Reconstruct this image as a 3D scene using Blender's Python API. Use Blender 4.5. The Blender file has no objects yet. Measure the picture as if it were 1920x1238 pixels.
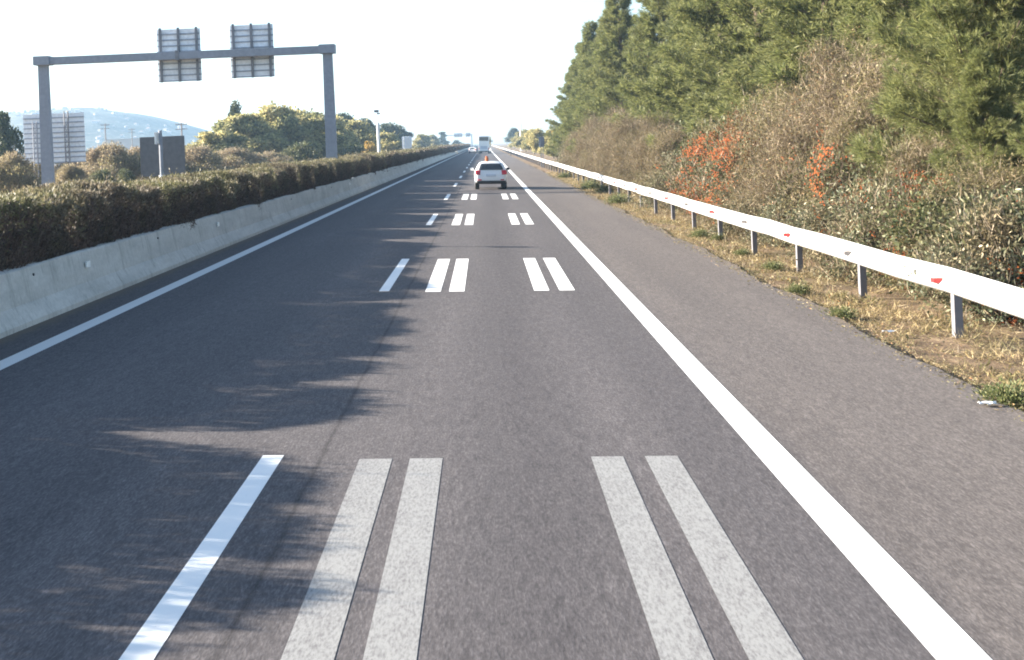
import bpy, bmesh, math, random
import numpy as np
from mathutils import Vector, Matrix

S = bpy.context.scene
COL = S.collection
RAD = math.radians
random.seed(7)

# ------------------------------------------------------------------ camera
F_PX, CAM_H, ROLL = 2400.0, 2.5, RAD(2.4)      # focal length in photo pixels, eye height, tilt of the survey car
VPX, VPY = 907.0, 268.0
CROSS = 0.0314                                  # the carriageway falls to the right
cd = bpy.data.cameras.new("camera")
cam = bpy.data.objects.new("camera", cd); COL.objects.link(cam)
cd.sensor_fit = 'HORIZONTAL'; cd.sensor_width = 36.0
cd.lens = F_PX / 1920 * 36
cd.shift_x = (960 - VPX) / 1920
cd.shift_y = (VPY - 619) / 1920
cd.clip_start = 0.1; cd.clip_end = 12000
cam.matrix_world = Matrix.Translation((0, 0, CAM_H)) @ Matrix.Rotation(RAD(90), 4, 'X') @ Matrix.Rotation(-ROLL, 4, 'Z')
S.camera = cam

def derot(px, py):
    du, dv = px - VPX, VPY - py
    c, s = math.cos(ROLL), math.sin(ROLL)
    return (du * c + dv * s) / F_PX, (-du * s + dv * c) / F_PX
def at(px, py, d):
    x, z = derot(px, py)
    return Vector((x * d, d, CAM_H + z * d))
def road_z(x):
    if x < -9.5: return 9.5 * CROSS
    if x > 9: return -9 * CROSS
    return -CROSS * x

# ------------------------------------------------------------------ helpers
def tag(o, label=None, cat=None, group=None, kind=None):
    if label: o['label'] = label
    if cat: o['category'] = cat
    if group: o['group'] = group
    if kind: o['kind'] = kind
    return o
def empty(name, loc=(0, 0, 0), rz=0.0):
    o = bpy.data.objects.new(name, None); COL.objects.link(o)
    o.empty_display_size = 0.3
    o.location = loc; o.rotation_euler = (0, 0, rz)
    return o
def link(name, me, parent=None, loc=None):
    o = bpy.data.objects.new(name, me); COL.objects.link(o)
    if parent is not None: o.parent = parent
    if loc is not None: o.location = loc
    return o
def kids(o): return [c for c in S.objects if c.parent == o]
CH = {}
def copy_tree(o, parent=None):
    c = o.copy(); COL.objects.link(c); c.parent = parent
    for k in CH.get(o.name, None) or list(o.children):
        copy_tree(k, c)
    return c

class MB:
    """collects boxes, bars, tubes and lofts, and builds ONE mesh object"""
    def __init__(self): self.bm = bmesh.new(); self.mi = 0
    def face(self, vs):
        try:
            f = self.bm.faces.new(vs); f.material_index = self.mi; return f
        except ValueError: return None
    def box(self, x0, x1, y0, y1, z0, z1, bev=0.0):
        b = bmesh.new()
        bmesh.ops.create_cube(b, size=1.0)
        bmesh.ops.scale(b, vec=(x1 - x0, y1 - y0, z1 - z0), verts=b.verts)
        bmesh.ops.translate(b, vec=((x0 + x1) / 2, (y0 + y1) / 2, (z0 + z1) / 2), verts=b.verts)
        if bev > 0:
            bmesh.ops.bevel(b, geom=list(b.edges), offset=bev, segments=2, affect='EDGES', profile=0.7)
        self.add(b); return self
    def add(self, b):
        m = {}
        for v in b.verts: m[v] = self.bm.verts.new(v.co)
        for f in b.faces: self.face([m[v] for v in f.verts])
        b.free()
    def tube(self, pts, radii, n=8, cap=True):
        pts = [Vector(p) for p in pts]; rings = []
        for i, p in enumerate(pts):
            t = (pts[min(i + 1, len(pts) - 1)] - pts[max(i - 1, 0)])
            if t.length < 1e-9: t = Vector((0, 0, 1))
            t.normalize()
            a = Vector((1, 0, 0)) if abs(t.x) < 0.8 else Vector((0, 1, 0))
            u = t.cross(a).normalized(); w = t.cross(u)
            r = radii[i] if hasattr(radii, '__len__') else radii
            rings.append([self.bm.verts.new(p + (u * math.cos(2 * math.pi * k / n) + w * math.sin(2 * math.pi * k / n)) * r) for k in range(n)])
        for a, b in zip(rings, rings[1:]):
            for k in range(n): self.face([a[k], a[(k + 1) % n], b[(k + 1) % n], b[k]])
        if cap: self.face(rings[0][::-1]); self.face(rings[-1])
        return self
    def loft(self, rings, closed=True, cap=True):
        R = [[self.bm.verts.new(Vector(p)) for p in r] for r in rings]; n = len(R[0])
        for a, b in zip(R, R[1:]):
            for k in range(n if closed else n - 1): self.face([a[k], a[(k + 1) % n], b[(k + 1) % n], b[k]])
        if cap and closed: self.face(R[0][::-1]); self.face(R[-1])
        return R
    def grid(self, rows):
        R = [[self.bm.verts.new(Vector(p)) for p in r] for r in rows]
        for a, b in zip(R, R[1:]):
            for k in range(len(a) - 1): self.face([a[k], a[k + 1], b[k + 1], b[k]])
        return R
    def mesh(self, name, mats, smooth=False):
        bmesh.ops.recalc_face_normals(self.bm, faces=self.bm.faces)
        me = bpy.data.meshes.new(name); self.bm.to_mesh(me); self.bm.free()
        for m in (mats if isinstance(mats, (list, tuple)) else [mats]): me.materials.append(m)
        if smooth:
            me.polygons.foreach_set('use_smooth', [True] * len(me.polygons))
        return me
    def build(self, name, mats, parent=None, loc=None, smooth=False):
        return link(name, self.mesh(name, mats, smooth), parent, loc)

def subsurf(o, lv=2):
    m = o.modifiers.new("subdivision", 'SUBSURF'); m.levels = lv; m.render_levels = lv
    o.data.polygons.foreach_set('use_smooth', [True] * len(o.data.polygons))
    return o

def raw_mesh(name, V, mats, loops=4, mi=None):
    """V: (N, loops, 3) array of separate faces"""
    V = np.asarray(V, dtype=np.float32); N = V.shape[0]
    me = bpy.data.meshes.new(name)
    me.vertices.add(N * loops); me.vertices.foreach_set('co', V.reshape(-1))
    me.loops.add(N * loops); me.loops.foreach_set('vertex_index', np.arange(N * loops, dtype=np.int32))
    me.polygons.add(N)
    me.polygons.foreach_set('loop_start', np.arange(0, N * loops, loops, dtype=np.int32))
    for m in (mats if isinstance(mats, (list, tuple)) else [mats]): me.materials.append(m)
    if mi is not None: me.polygons.foreach_set('material_index', np.asarray(mi, dtype=np.int32))
    me.update(calc_edges=True)
    return me

def unit(a): return a / np.maximum(np.linalg.norm(a, axis=-1, keepdims=True), 1e-9)
def leaves(rng, P, D, L, W, wide=0.45):
    """rhombic leaves: base point P, direction D, length L, width W"""
    N = len(P); D = unit(D)
    side = unit(np.cross(D, rng.normal(size=(N, 3))))
    L = np.broadcast_to(np.asarray(L, float), (N,))[:, None]; W = np.broadcast_to(np.asarray(W, float), (N,))[:, None]
    mid = P + D * L * wide
    return np.stack([P, mid + side * W / 2, P + D * L, mid - side * W / 2], axis=1)

# ------------------------------------------------------------------ materials
def new_mat(name):
    m = bpy.data.materials.new(name); m.use_nodes = True
    nt = m.node_tree; nt.nodes.clear()
    out = nt.nodes.new('ShaderNodeOutputMaterial')
    return m, nt, out
def N(nt, t, **kw):
    n = nt.nodes.new(t)
    for k, v in kw.items(): setattr(n, k, v)
    return n
def ramp(nt, fac, stops):
    r = nt.nodes.new('ShaderNodeValToRGB')
    el = r.color_ramp.elements
    while len(el) < len(stops): el.new(0.5)
    for e, (p, c) in zip(el, stops): e.position = p; e.color = (*c, 1) if len(c) == 3 else c
    nt.links.new(fac, r.inputs[0]); return r.outputs[0]
def noise(nt, scale, detail=4, rough=0.6, vec=None, stretch=None):
    n = nt.nodes.new('ShaderNodeTexNoise'); n.inputs['Scale'].default_value = scale
    n.inputs['Detail'].default_value = detail; n.inputs['Roughness'].default_value = rough
    if vec is None:
        g = nt.nodes.new('ShaderNodeNewGeometry'); vec = g.outputs['Position']
    if stretch:
        mp = nt.nodes.new('ShaderNodeMapping'); mp.inputs['Scale'].default_value = stretch
        nt.links.new(vec, mp.inputs[0]); vec = mp.outputs[0]
    nt.links.new(vec, n.inputs['Vector']); return n.outputs['Fac']
def mix(nt, fac, a, b, mode='MIX'):
    m = nt.nodes.new('ShaderNodeMix'); m.data_type = 'RGBA'; m.blend_type = mode
    for i, v in ((0, fac), (6, a), (7, b)):
        if isinstance(v, (int, float)): m.inputs[i].default_value = v
        elif isinstance(v, tuple): m.inputs[i].default_value = (*v, 1)
        else: nt.links.new(v, m.inputs[i])
    return m.outputs[2]
def math_(nt, op, a, b=0.0, clamp=False):
    m = nt.nodes.new('ShaderNodeMath'); m.operation = op; m.use_clamp = clamp
    for i, v in ((0, a), (1, b)):
        if isinstance(v, (int, float)): m.inputs[i].default_value = v
        else: nt.links.new(v, m.inputs[i])
    return m.outputs[0]
def principled(nt, out, color, rough=0.6, metal=0.0, bump=None, bump_d=0.01, bump_s=0.5, coat=0.0, spec=0.5):
    p = nt.nodes.new('ShaderNodeBsdfPrincipled')
    if isinstance(color, tuple): p.inputs['Base Color'].default_value = (*color, 1)
    else: nt.links.new(color, p.inputs['Base Color'])
    if isinstance(rough, (int, float)): p.inputs['Roughness'].default_value = rough
    else: nt.links.new(rough, p.inputs['Roughness'])
    p.inputs['Metallic'].default_value = metal
    p.inputs['Coat Weight'].default_value = coat
    p.inputs['Specular IOR Level'].default_value = spec
    if bump is not None:
        b = nt.nodes.new('ShaderNodeBump'); b.inputs['Distance'].default_value = bump_d; b.inputs['Strength'].default_value = bump_s
        nt.links.new(bump, b.inputs['Height']); nt.links.new(b.outputs[0], p.inputs['Normal'])
    nt.links.new(p.outputs[0], out.inputs[0]); return p
def simple(name, color, rough=0.6, metal=0.0, var=0.25, scale=3.0, coat=0.0, spec=0.5):
    m, nt, out = new_mat(name)
    tc = N(nt, 'ShaderNodeTexCoord')
    n = noise(nt, scale, 5, 0.65, tc.outputs['Object'])
    lo = tuple(c * (1 - var) for c in color); hi = tuple(min(1, c * (1 + var)) for c in color)
    principled(nt, out, ramp(nt, n, [(0.3, lo), (0.7, hi)]), rough, metal, coat=coat, spec=spec)
    return m
def leaf_mat(name, stops, clump=0.8, clump_cols=None, trans=0.3, rough=0.55):
    """per-leaf colours from a ramp, with broad drifts of a second tint"""
    m, nt, out = new_mat(name)
    g = N(nt, 'ShaderNodeNewGeometry')
    c = ramp(nt, g.outputs['Random Per Island'], stops)
    if clump_cols is not None:
        n = noise(nt, clump, 3, 0.6)
        f = ramp(nt, n, [(0.42, (0, 0, 0)), (0.62, (1, 1, 1))])
        c2 = ramp(nt, g.outputs['Random Per Island'], clump_cols)
        c = mix(nt, f, c, c2)
    d = N(nt, 'ShaderNodeBsdfPrincipled'); d.inputs['Roughness'].default_value = rough
    d.inputs['Specular IOR Level'].default_value = 0.3
    nt.links.new(c, d.inputs['Base Color'])
    t = N(nt, 'ShaderNodeBsdfTranslucent'); nt.links.new(c, t.inputs[0])
    mx = N(nt, 'ShaderNodeMixShader'); mx.inputs[0].default_value = trans
    nt.links.new(d.outputs[0], mx.inputs[1]); nt.links.new(t.outputs[0], mx.inputs[2])
    nt.links.new(mx.outputs[0], out.inputs[0])
    return m

M = {}
# asphalt: grain drawn out along the driving direction, wheel tracks, a darker seam and a warmer shoulder
def asphalt():
    m, nt, out = new_mat("asphalt")
    g = N(nt, 'ShaderNodeNewGeometry'); pos = g.outputs['Position']
    sx = N(nt, 'ShaderNodeSeparateXYZ'); nt.links.new(pos, sx.inputs[0]); X = sx.outputs['X']
    grain = noise(nt, 70, 3, 0.7, pos, (1, 0.22, 1))
    grain2 = noise(nt, 19, 4, 0.65, pos, (1, 0.2, 1))
    patch = noise(nt, 0.55, 5, 0.6, pos, (1.6, 0.12, 1))
    base = ramp(nt, grain, [(0.25, (0.059, 0.054, 0.0545)), (0.5, (0.098, 0.090, 0.091)), (0.75, (0.163, 0.150, 0.151))])
    base = mix(nt, 1.0, base, ramp(nt, grain2, [(0.3, (0.78, 0.78, 0.79)), (0.7, (1.18, 1.17, 1.16))]), 'MULTIPLY')
    base = mix(nt, 1.0, base, ramp(nt, patch, [(0.3, (0.88, 0.88, 0.89)), (0.7, (1.1, 1.09, 1.08))]), 'MULTIPLY')
    # shoulder: older, warmer surface right of the edge line
    wob = math_(nt, 'ADD', X, math_(nt, 'MULTIPLY', noise(nt, 0.7, 3, 0.6, pos), 0.2))
    sh = ramp(nt, math_(nt, 'DIVIDE', math_(nt, 'SUBTRACT', wob, 2.2), 0.4, True), [(0, (1, 1, 1)), (1, (1.33, 1.28, 1.18))])
    base = mix(nt, 1.0, base, sh, 'MULTIPLY')
    # left lane is a fresher, slightly darker mix, with a seam where the two meet
    seam = math_(nt, 'ABSOLUTE', math_(nt, 'ADD', math_(nt, 'ADD', X, 1.36), math_(nt, 'MULTIPLY', noise(nt, 0.9, 4, 0.6, pos), 0.08)))
    sm = ramp(nt, math_(nt, 'DIVIDE', seam, 0.035, True), [(0.0, (0.62, 0.62, 0.62)), (1, (1, 1, 1))])
    base = mix(nt, 1.0, base, sm, 'MULTIPLY')
    # wheel tracks polished a little
    for xc in (-0.55, 1.05, -4.3, -2.7):
        w = math_(nt, 'DIVIDE', math_(nt, 'ABSOLUTE', math_(nt, 'SUBTRACT', X, xc)), 0.42, True)
        base = mix(nt, 1.0, base, ramp(nt, w, [(0.0, (1.09, 1.085, 1.08)), (1, (1, 1, 1))]), 'MULTIPLY')
    oil = math_(nt, 'DIVIDE', math_(nt, 'ABSOLUTE', math_(nt, 'SUBTRACT', X, 0.25)), 0.5, True)
    base = mix(nt, 1.0, base, ramp(nt, oil, [(0.0, (0.86, 0.86, 0.87)), (1, (1, 1, 1))]), 'MULTIPLY')
    # silt washed against the foot of the barrier, straw dust along the verge
    dn = noise(nt, 5, 5, 0.7, pos, (1, 0.3, 1))
    dl = math_(nt, 'ADD', math_(nt, 'DIVIDE', math_(nt, 'ADD', X, 6.0), -0.4), math_(nt, 'MULTIPLY', math_(nt, 'SUBTRACT', dn, 0.5), 1.5))
    base = mix(nt, ramp(nt, dl, [(0.35, (0, 0, 0)), (0.9, (0.8, 0.8, 0.8))]), base, (0.135, 0.11, 0.085))
    dr = math_(nt, 'ADD', math_(nt, 'DIVIDE', math_(nt, 'SUBTRACT', X, 4.5), 0.5), math_(nt, 'MULTIPLY', math_(nt, 'SUBTRACT', dn, 0.5), 2.0))
    base = mix(nt, ramp(nt, dr, [(0.5, (0, 0, 0)), (1.1, (0.6, 0.6, 0.6))]), base, (0.22, 0.17, 0.12))
    principled(nt, out, base, 0.85, bump=grain, bump_d=0.004, bump_s=0.5, spec=0.12)
    return m
M['asphalt'] = asphalt()

def paint(name, wear, white=0.8):
    m, nt, out = new_mat(name)
    n1 = noise(nt, 60, 3, 0.7, None, (1, 0.25, 1)); n2 = noise(nt, 2.2, 5, 0.7, None, (2.0, 0.5, 1))
    f = math_(nt, 'ADD', math_(nt, 'MULTIPLY', n1, 0.95), math_(nt, 'MULTIPLY', n2, 0.3))
    c = ramp(nt, f, [(max(0.0, wear - 0.2), (0.13, 0.12, 0.12)), (wear + 0.12, (white, white * 0.985, white * 0.94))])
    principled(nt, out, c, 0.7, spec=0.3)
    return m
M['paint'] = paint("white_road_paint", 0.36)
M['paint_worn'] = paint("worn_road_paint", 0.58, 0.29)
M['paint_blue'] = paint("dull_road_paint", 0.34, 0.62)

def concrete():
    m, nt, out = new_mat("barrier_concrete")
    n1 = noise(nt, 1.2, 6, 0.65, None, (1, 0.5, 2.2)); n2 = noise(nt, 14, 5, 0.7)
    st = noise(nt, 3.0, 5, 0.75, None, (1, 1.6, 0.16))
    c = ramp(nt, n1, [(0.3, (0.42, 0.405, 0.37)), (0.7, (0.58, 0.56, 0.515))])
    c = mix(nt, 1.0, c, ramp(nt, n2, [(0.3, (0.85, 0.85, 0.85)), (0.7, (1.08, 1.08, 1.08))]), 'MULTIPLY')
    c = mix(nt, ramp(nt, st, [(0.53, (0, 0, 0)), (0.74, (0.7, 0.7, 0.7))]), c, (0.2, 0.185, 0.16))
    principled(nt, out, c, 0.9, bump=n2, bump_d=0.01, bump_s=0.3, spec=0.2)
    return m
M['concrete'] = concrete()

def galv(name, col=(0.62, 0.63, 0.65), metal=0.55, rough=0.5):
    m, nt, out = new_mat(name)
    n1 = noise(nt, 6, 5, 0.6); n2 = noise(nt, 0.8, 4, 0.6, None, (1, 0.3, 3))
    c = ramp(nt, n1, [(0.3, tuple(v * 0.85 for v in col)), (0.7, tuple(min(1, v * 1.1) for v in col))])
    c = mix(nt, ramp(nt, n2, [(0.55, (0, 0, 0)), (0.8, (0.35, 0.35, 0.35))]), c, tuple(v * 0.6 for v in col))
    principled(nt, out, c, rough, metal)
    return m
M['galv_rail'] = galv("galvanised_rail", (0.50, 0.495, 0.485), 0.05, 0.6)
M['galv'] = galv("galvanised_steel", (0.24, 0.265, 0.32), 0.0, 0.6)
M['galv_panel'] = galv("sign_back_aluminium", (0.8, 0.83, 0.88), 0.0, 0.5)
M["post_steel"] = galv("dark_post_steel", (0.17, 0.165, 0.18), 0.0, 0.7)  # posts darkened all over so the face turned from the sun looks shaded
M["rib"] = galv("shaded_rib_aluminium", (0.30, 0.33, 0.40), 0.0, 0.5)  # ribs darker than the sheet, shading of their underside put into the colour
M['dark_panel'] = simple("dark_sign_back", (0.075, 0.078, 0.09), 0.6)
M['dark_strut'] = simple("dark_strut_steel", (0.17, 0.175, 0.2), 0.5, 0.3)
M['white_plastic'] = simple("white_plastic", (0.8, 0.8, 0.79), 0.5, var=0.05)
M['red_plastic'] = simple("red_reflector", (0.55, 0.03, 0.03), 0.3, var=0.1)
M['grey_plastic'] = simple("grey_reflector", (0.22, 0.2, 0.2), 0.4, var=0.1)
M['white_refl'] = simple("white_reflector", (0.85, 0.85, 0.82), 0.3, var=0.05)
M['car_white'] = simple("white_car_paint", (0.78, 0.78, 0.78), 0.3, var=0.03, coat=0.6)
M['glass_dark'] = simple("dark_tinted_glass", (0.025, 0.028, 0.03), 0.08, var=0.2, spec=0.8)
M['black_trim'] = simple("black_plastic_trim", (0.02, 0.02, 0.022), 0.6)
M['tyre'] = simple("tyre_rubber", (0.025, 0.024, 0.024), 0.85)
M['rim'] = simple("alloy_rim", (0.5, 0.5, 0.52), 0.3, 0.8)
M['tail_red'] = simple("red_lamp_lens", (0.55, 0.02, 0.03), 0.15, var=0.1)
M['orange'] = simple("orange_beacon_lens", (0.42, 0.12, 0.04), 0.3, var=0.1)
M['plate'] = simple("number_plate", (0.55, 0.57, 0.62), 0.5, var=0.1)
M['bark'] = simple("pine_bark", (0.14, 0.10, 0.075), 0.9, var=0.5, scale=9)
M['bark_grey'] = simple("grey_bark", (0.20, 0.165, 0.13), 0.9, var=0.45, scale=9)
M['wood_pole'] = simple("weathered_pole", (0.22, 0.19, 0.17), 0.9, var=0.3)
M['litter'] = simple("white_paper", (0.8, 0.8, 0.8), 0.7, var=0.08)
M['render_white'] = simple("white_house_render", (0.46, 0.45, 0.43), 0.85, var=0.08)
M['roof_tile'] = simple("clay_roof", (0.34, 0.25, 0.21), 0.85, var=0.2)

def soil():
    m, nt, out = new_mat("verge_soil")
    n1 = noise(nt, 1.3, 6, 0.7); n2 = noise(nt, 16, 5, 0.75); n3 = noise(nt, 0.35, 4, 0.6)
    c = ramp(nt, n1, [(0.3, (0.085, 0.062, 0.047)), (0.5, (0.22, 0.155, 0.10)), (0.7, (0.38, 0.28, 0.18))])
    c = mix(nt, 1.0, c, ramp(nt, n2, [(0.25, (0.55, 0.55, 0.55)), (0.7, (1.25, 1.22, 1.2))]), 'MULTIPLY')
    c = mix(nt, ramp(nt, n3, [(0.5, (0, 0, 0)), (0.7, (0.5, 0.5, 0.5))]), c, (0.10, 0.12, 0.055))
    principled(nt, out, c, 0.95, bump=n2, bump_d=0.03, bump_s=0.6, spec=0.1)
    return m
M['soil'] = soil()
def scrub():
    m, nt, out = new_mat("hill_scrub")
    n1 = noise(nt, 0.03, 6, 0.7); n2 = noise(nt, 0.16, 5, 0.75)
    c = ramp(nt, n1, [(0.3, (0.07, 0.08, 0.05)), (0.7, (0.16, 0.15, 0.11))])
    c = mix(nt, ramp(nt, n2, [(0.55, (0, 0, 0)), (0.68, (0.9, 0.9, 0.9))]), c, (0.42, 0.40, 0.37))
    principled(nt, out, c, 0.95, spec=0.1)
    return m
M['scrub'] = scrub()

M['pine'] = leaf_mat("pine_needles", [(0, (0.07, 0.085, 0.036)), (0.45, (0.15, 0.172, 0.058)), (0.8, (0.23, 0.245, 0.088)), (1, (0.33, 0.32, 0.14))], 0.5,
                     [(0, (0.085, 0.10, 0.042)), (0.5, (0.19, 0.205, 0.075)), (1, (0.31, 0.30, 0.13))], trans=0.45)
M['olive'] = leaf_mat("olive_leaves", [(0, (0.08, 0.08, 0.035)), (0.5, (0.19, 0.175, 0.075)), (0.85, (0.29, 0.25, 0.115)), (1, (0.40, 0.31, 0.17))], 0.8,
                     [(0, (0.10, 0.075, 0.04)), (0.5, (0.22, 0.165, 0.085)), (0.9, (0.30, 0.24, 0.12)), (1, (0.36, 0.17, 0.07))], trans=0.35)
M['pine_far'] = leaf_mat("dark_pine_needles", [(0, (0.028, 0.042, 0.022)), (0.5, (0.055, 0.075, 0.034)), (1, (0.11, 0.12, 0.05))])
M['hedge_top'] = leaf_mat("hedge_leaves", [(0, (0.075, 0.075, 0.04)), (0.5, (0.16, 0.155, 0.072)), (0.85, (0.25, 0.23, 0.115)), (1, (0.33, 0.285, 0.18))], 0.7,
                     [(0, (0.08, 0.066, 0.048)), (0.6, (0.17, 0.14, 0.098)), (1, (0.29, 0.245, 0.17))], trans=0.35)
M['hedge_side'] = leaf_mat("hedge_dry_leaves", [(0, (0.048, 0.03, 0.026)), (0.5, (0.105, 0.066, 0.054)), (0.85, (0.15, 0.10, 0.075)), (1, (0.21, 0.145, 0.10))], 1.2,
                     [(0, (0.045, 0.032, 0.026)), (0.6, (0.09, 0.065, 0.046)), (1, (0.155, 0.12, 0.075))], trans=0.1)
M['hedge_core'] = simple("hedge_light_block", (0.03, 0.024, 0.02), 1.0, var=0.5, scale=8)
M['twig'] = leaf_mat("dry_twigs", [(0, (0.07, 0.05, 0.038)), (0.5, (0.17, 0.13, 0.085)), (0.85, (0.275, 0.215, 0.135)), (1, (0.44, 0.34, 0.23))], trans=0.1)
M['dry_leaf'] = leaf_mat("dry_leaves", [(0, (0.11, 0.085, 0.05)), (0.5, (0.23, 0.18, 0.10)), (0.85, (0.30, 0.255, 0.135)), (1, (0.38, 0.29, 0.18))], 0.7,
                     [(0, (0.085, 0.085, 0.035)), (0.5, (0.18, 0.165, 0.075)), (0.88, (0.26, 0.225, 0.11)), (0.93, (0.34, 0.13, 0.05)), (1, (0.42, 0.2, 0.08))])
M['silver'] = leaf_mat("silvery_leaves", [(0, (0.04, 0.055, 0.03)), (0.45, (0.115, 0.14, 0.075)), (0.75, (0.2, 0.22, 0.13)), (0.92, (0.40, 0.38, 0.25)), (1, (0.66, 0.6, 0.42))], 1.1,
                     [(0, (0.06, 0.055, 0.03)), (0.5, (0.16, 0.13, 0.075)), (0.9, (0.3, 0.24, 0.13)), (1, (0.5, 0.4, 0.25))])
M['green'] = leaf_mat("green_leaves", [(0, (0.03, 0.042, 0.02)), (0.5, (0.075, 0.095, 0.036)), (1, (0.16, 0.17, 0.075))], 0.8,
                     [(0, (0.05, 0.05, 0.025)), (0.5, (0.11, 0.115, 0.05)), (1, (0.2, 0.19, 0.09))])
M['autumn'] = leaf_mat("yellowing_leaves", [(0, (0.14, 0.14, 0.06)), (0.4, (0.36, 0.335, 0.14)), (0.8, (0.54, 0.46, 0.21)), (1, (0.66, 0.54, 0.28))], 0.28,
                     [(0, (0.09, 0.10, 0.05)), (0.5, (0.22, 0.235, 0.105)), (1, (0.40, 0.37, 0.18))], trans=0.5)
M['tan'] = leaf_mat("tan_leaves", [(0, (0.15, 0.115, 0.075)), (0.5, (0.33, 0.26, 0.165)), (1, (0.50, 0.40, 0.26))], 0.3,
                     [(0, (0.12, 0.105, 0.055)), (0.5, (0.27, 0.24, 0.12)), (1, (0.42, 0.36, 0.19))], trans=0.45)
M['twig_far'] = leaf_mat("tan_twigs", [(0, (0.12, 0.09, 0.07)), (0.5, (0.28, 0.22, 0.16)), (1, (0.45, 0.36, 0.27))], trans=0.3)
M['gold'] = leaf_mat("golden_leaves", [(0, (0.22, 0.14, 0.03)), (0.5, (0.42, 0.28, 0.06)), (1, (0.55, 0.4, 0.12))])
M['berry'] = leaf_mat("orange_berries", [(0, (0.14, 0.03, 0.007)), (0.5, (0.22, 0.052, 0.010)), (1, (0.31, 0.088, 0.018))], trans=0.0, rough=0.9)
M['straw'] = leaf_mat("straw_grass", [(0, (0.12, 0.085, 0.05)), (0.4, (0.30, 0.225, 0.11)), (0.8, (0.44, 0.34, 0.17)), (1, (0.56, 0.47, 0.29))], 0.9,
                     [(0, (0.10, 0.075, 0.05)), (0.5, (0.22, 0.165, 0.10)), (0.9, (0.2, 0.2, 0.08)), (1, (0.40, 0.3, 0.2))])
M['weed'] = leaf_mat("weed_leaves", [(0, (0.05, 0.065, 0.025)), (0.5, (0.12, 0.145, 0.055)), (0.85, (0.21, 0.22, 0.09)), (1, (0.32, 0.27, 0.14))])

# ------------------------------------------------------------------ light and air
SUN_EL, SUN_AHEAD = RAD(18.3), RAD(12)
sd = Vector((-math.cos(SUN_AHEAD) * math.cos(SUN_EL), math.sin(SUN_AHEAD) * math.cos(SUN_EL), math.sin(SUN_EL)))
sl = bpy.data.lights.new("sun", 'SUN'); sl.energy = 5.0; sl.angle = RAD(0.53); sl.color = (1.0, 0.91, 0.78)
so = bpy.data.objects.new("sun", sl); COL.objects.link(so)
so.rotation_euler = sd.to_track_quat('Z', 'Y').to_euler(); so.location = (-60, 20, 60)
w = bpy.data.worlds.new("World"); S.world = w; w.use_nodes = True
wn = w.node_tree; bg = wn.nodes['Background']
sky = wn.nodes.new('ShaderNodeTexSky'); sky.sky_type = 'NISHITA'; sky.sun_disc = False
sky.sun_elevation = SUN_EL
sky.sun_rotation = math.atan2(sd.x, sd.y)       # rotation 0 puts the sun at +Y, positive turns towards +X
sky.air_density = 1.0; sky.dust_density = 1.0; sky.ozone_density = 1.8; sky.altitude = 50
wn.links.new(sky.outputs[0], bg.inputs[0]); bg.inputs[1].default_value = 0.066
S.view_settings.view_transform = 'Standard'; S.view_settings.look = 'None'
S.view_settings.exposure = 2.35; S.view_settings.gamma = 1.0
S.cycles.max_bounces = 6; S.cycles.diffuse_bounces = 3; S.cycles.glossy_bounces = 2
S.cycles.transmission_bounces = 3; S.cycles.volume_bounces = 0; S.cycles.transparent_max_bounces = 4
S.cycles.use_denoising = True
S.cycles.pixel_filter_type = 'BLACKMAN_HARRIS'; S.cycles.filter_width = 1.9

HX0, HX1, HY0, HY1 = -1300.0, 700.0, -60.0, 2600.0
hz = MB().box(HX0 - 20, HX1 + 20, HY0 - 20, HY1 + 20, -3.0, 92.0)
m, nt, out = new_mat("haze_air")
pv = N(nt, 'ShaderNodeVolumePrincipled'); pv.inputs['Color'].default_value = (0.48, 0.72, 1.0, 1); pv.inputs['Density'].default_value = 0.00030
pv.inputs['Anisotropy'].default_value = 0.1
nt.links.new(pv.outputs[0], out.inputs['Volume'])
tag(hz.build('haze', m), 'thin pale blue haze filling the whole view', 'haze', kind='stuff')

# ------------------------------------------------------------------ ground, roads, markings
def strip(name, xs, ys, zoff, mat, jitter=None):
    mb = MB(); rows = []
    for y in ys:
        r = []
        for i, x in enumerate(xs):
            xx = x + (jitter(i, y) if jitter else 0)
            r.append((xx, y, road_z(xx) + zoff))
        rows.append(r)
    mb.grid(rows)
    return mb.build(name, mat)
gx = [HX0, -300, -60, -30, -9.5, -7, 0, 4.9, 6.0, 7.5, 9, 30, 120, HX1]
tag(strip('ground', gx, [HY0, 0, 40, 120, 400, 1200, HY1], -0.06, M['soil']), kind='structure')
rj = np.random.default_rng(3)
edge_n = {}
def road_jit(i, y):
    if i != 3: return 0
    return -0.18 * max(0.0, 1 - y / 30) + 0.10 * math.sin(y * 0.9) * math.sin(y * 0.23) + random.uniform(-0.05, 0.05)
ys = [HY0] + [v * 0.45 for v in range(0, 200)] + [95 + 6 * k for k in range(0, 60)] + [460, 700, 1200, HY1]
tag(strip('road', [-6.75, -1.36, 2.2, 4.92], ys, 0.0, M['asphalt'], road_jit), kind='structure')
tag(strip('opposite_road', [-20.5, -14, -8.9], [HY0, 0, 100, 400, HY1], 0.0, M['asphalt']), kind='structure')

def mark(name, x0, x1, y0, y1, mat, label, group, z=0.0025, ny=1):
    mb = MB(); rows = []
    for k in range(ny + 1):
        y = y0 + (y1 - y0) * k / ny
        rows.append([(x0, y, road_z(x0) + z), (x1, y, road_z(x1) + z)])
    mb.grid(rows)
    o = mb.build(name, mat)
    return tag(o, label, 'road marking', group, 'structure')
def ground_at(px, py):
    x, z = derot(px, py); s = CAM_H / -(z + CROSS * x)
    return x * s, s
mark('edge_line', 2.06, 2.325, HY0, 1200, M['paint'], 'wide solid white line between the right lane and the shoulder', None, ny=8)
mark('edge_line', -5.77, -5.53, HY0, 1200, M['paint_blue'], 'solid white line beside the concrete barrier', None, ny=8)
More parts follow.
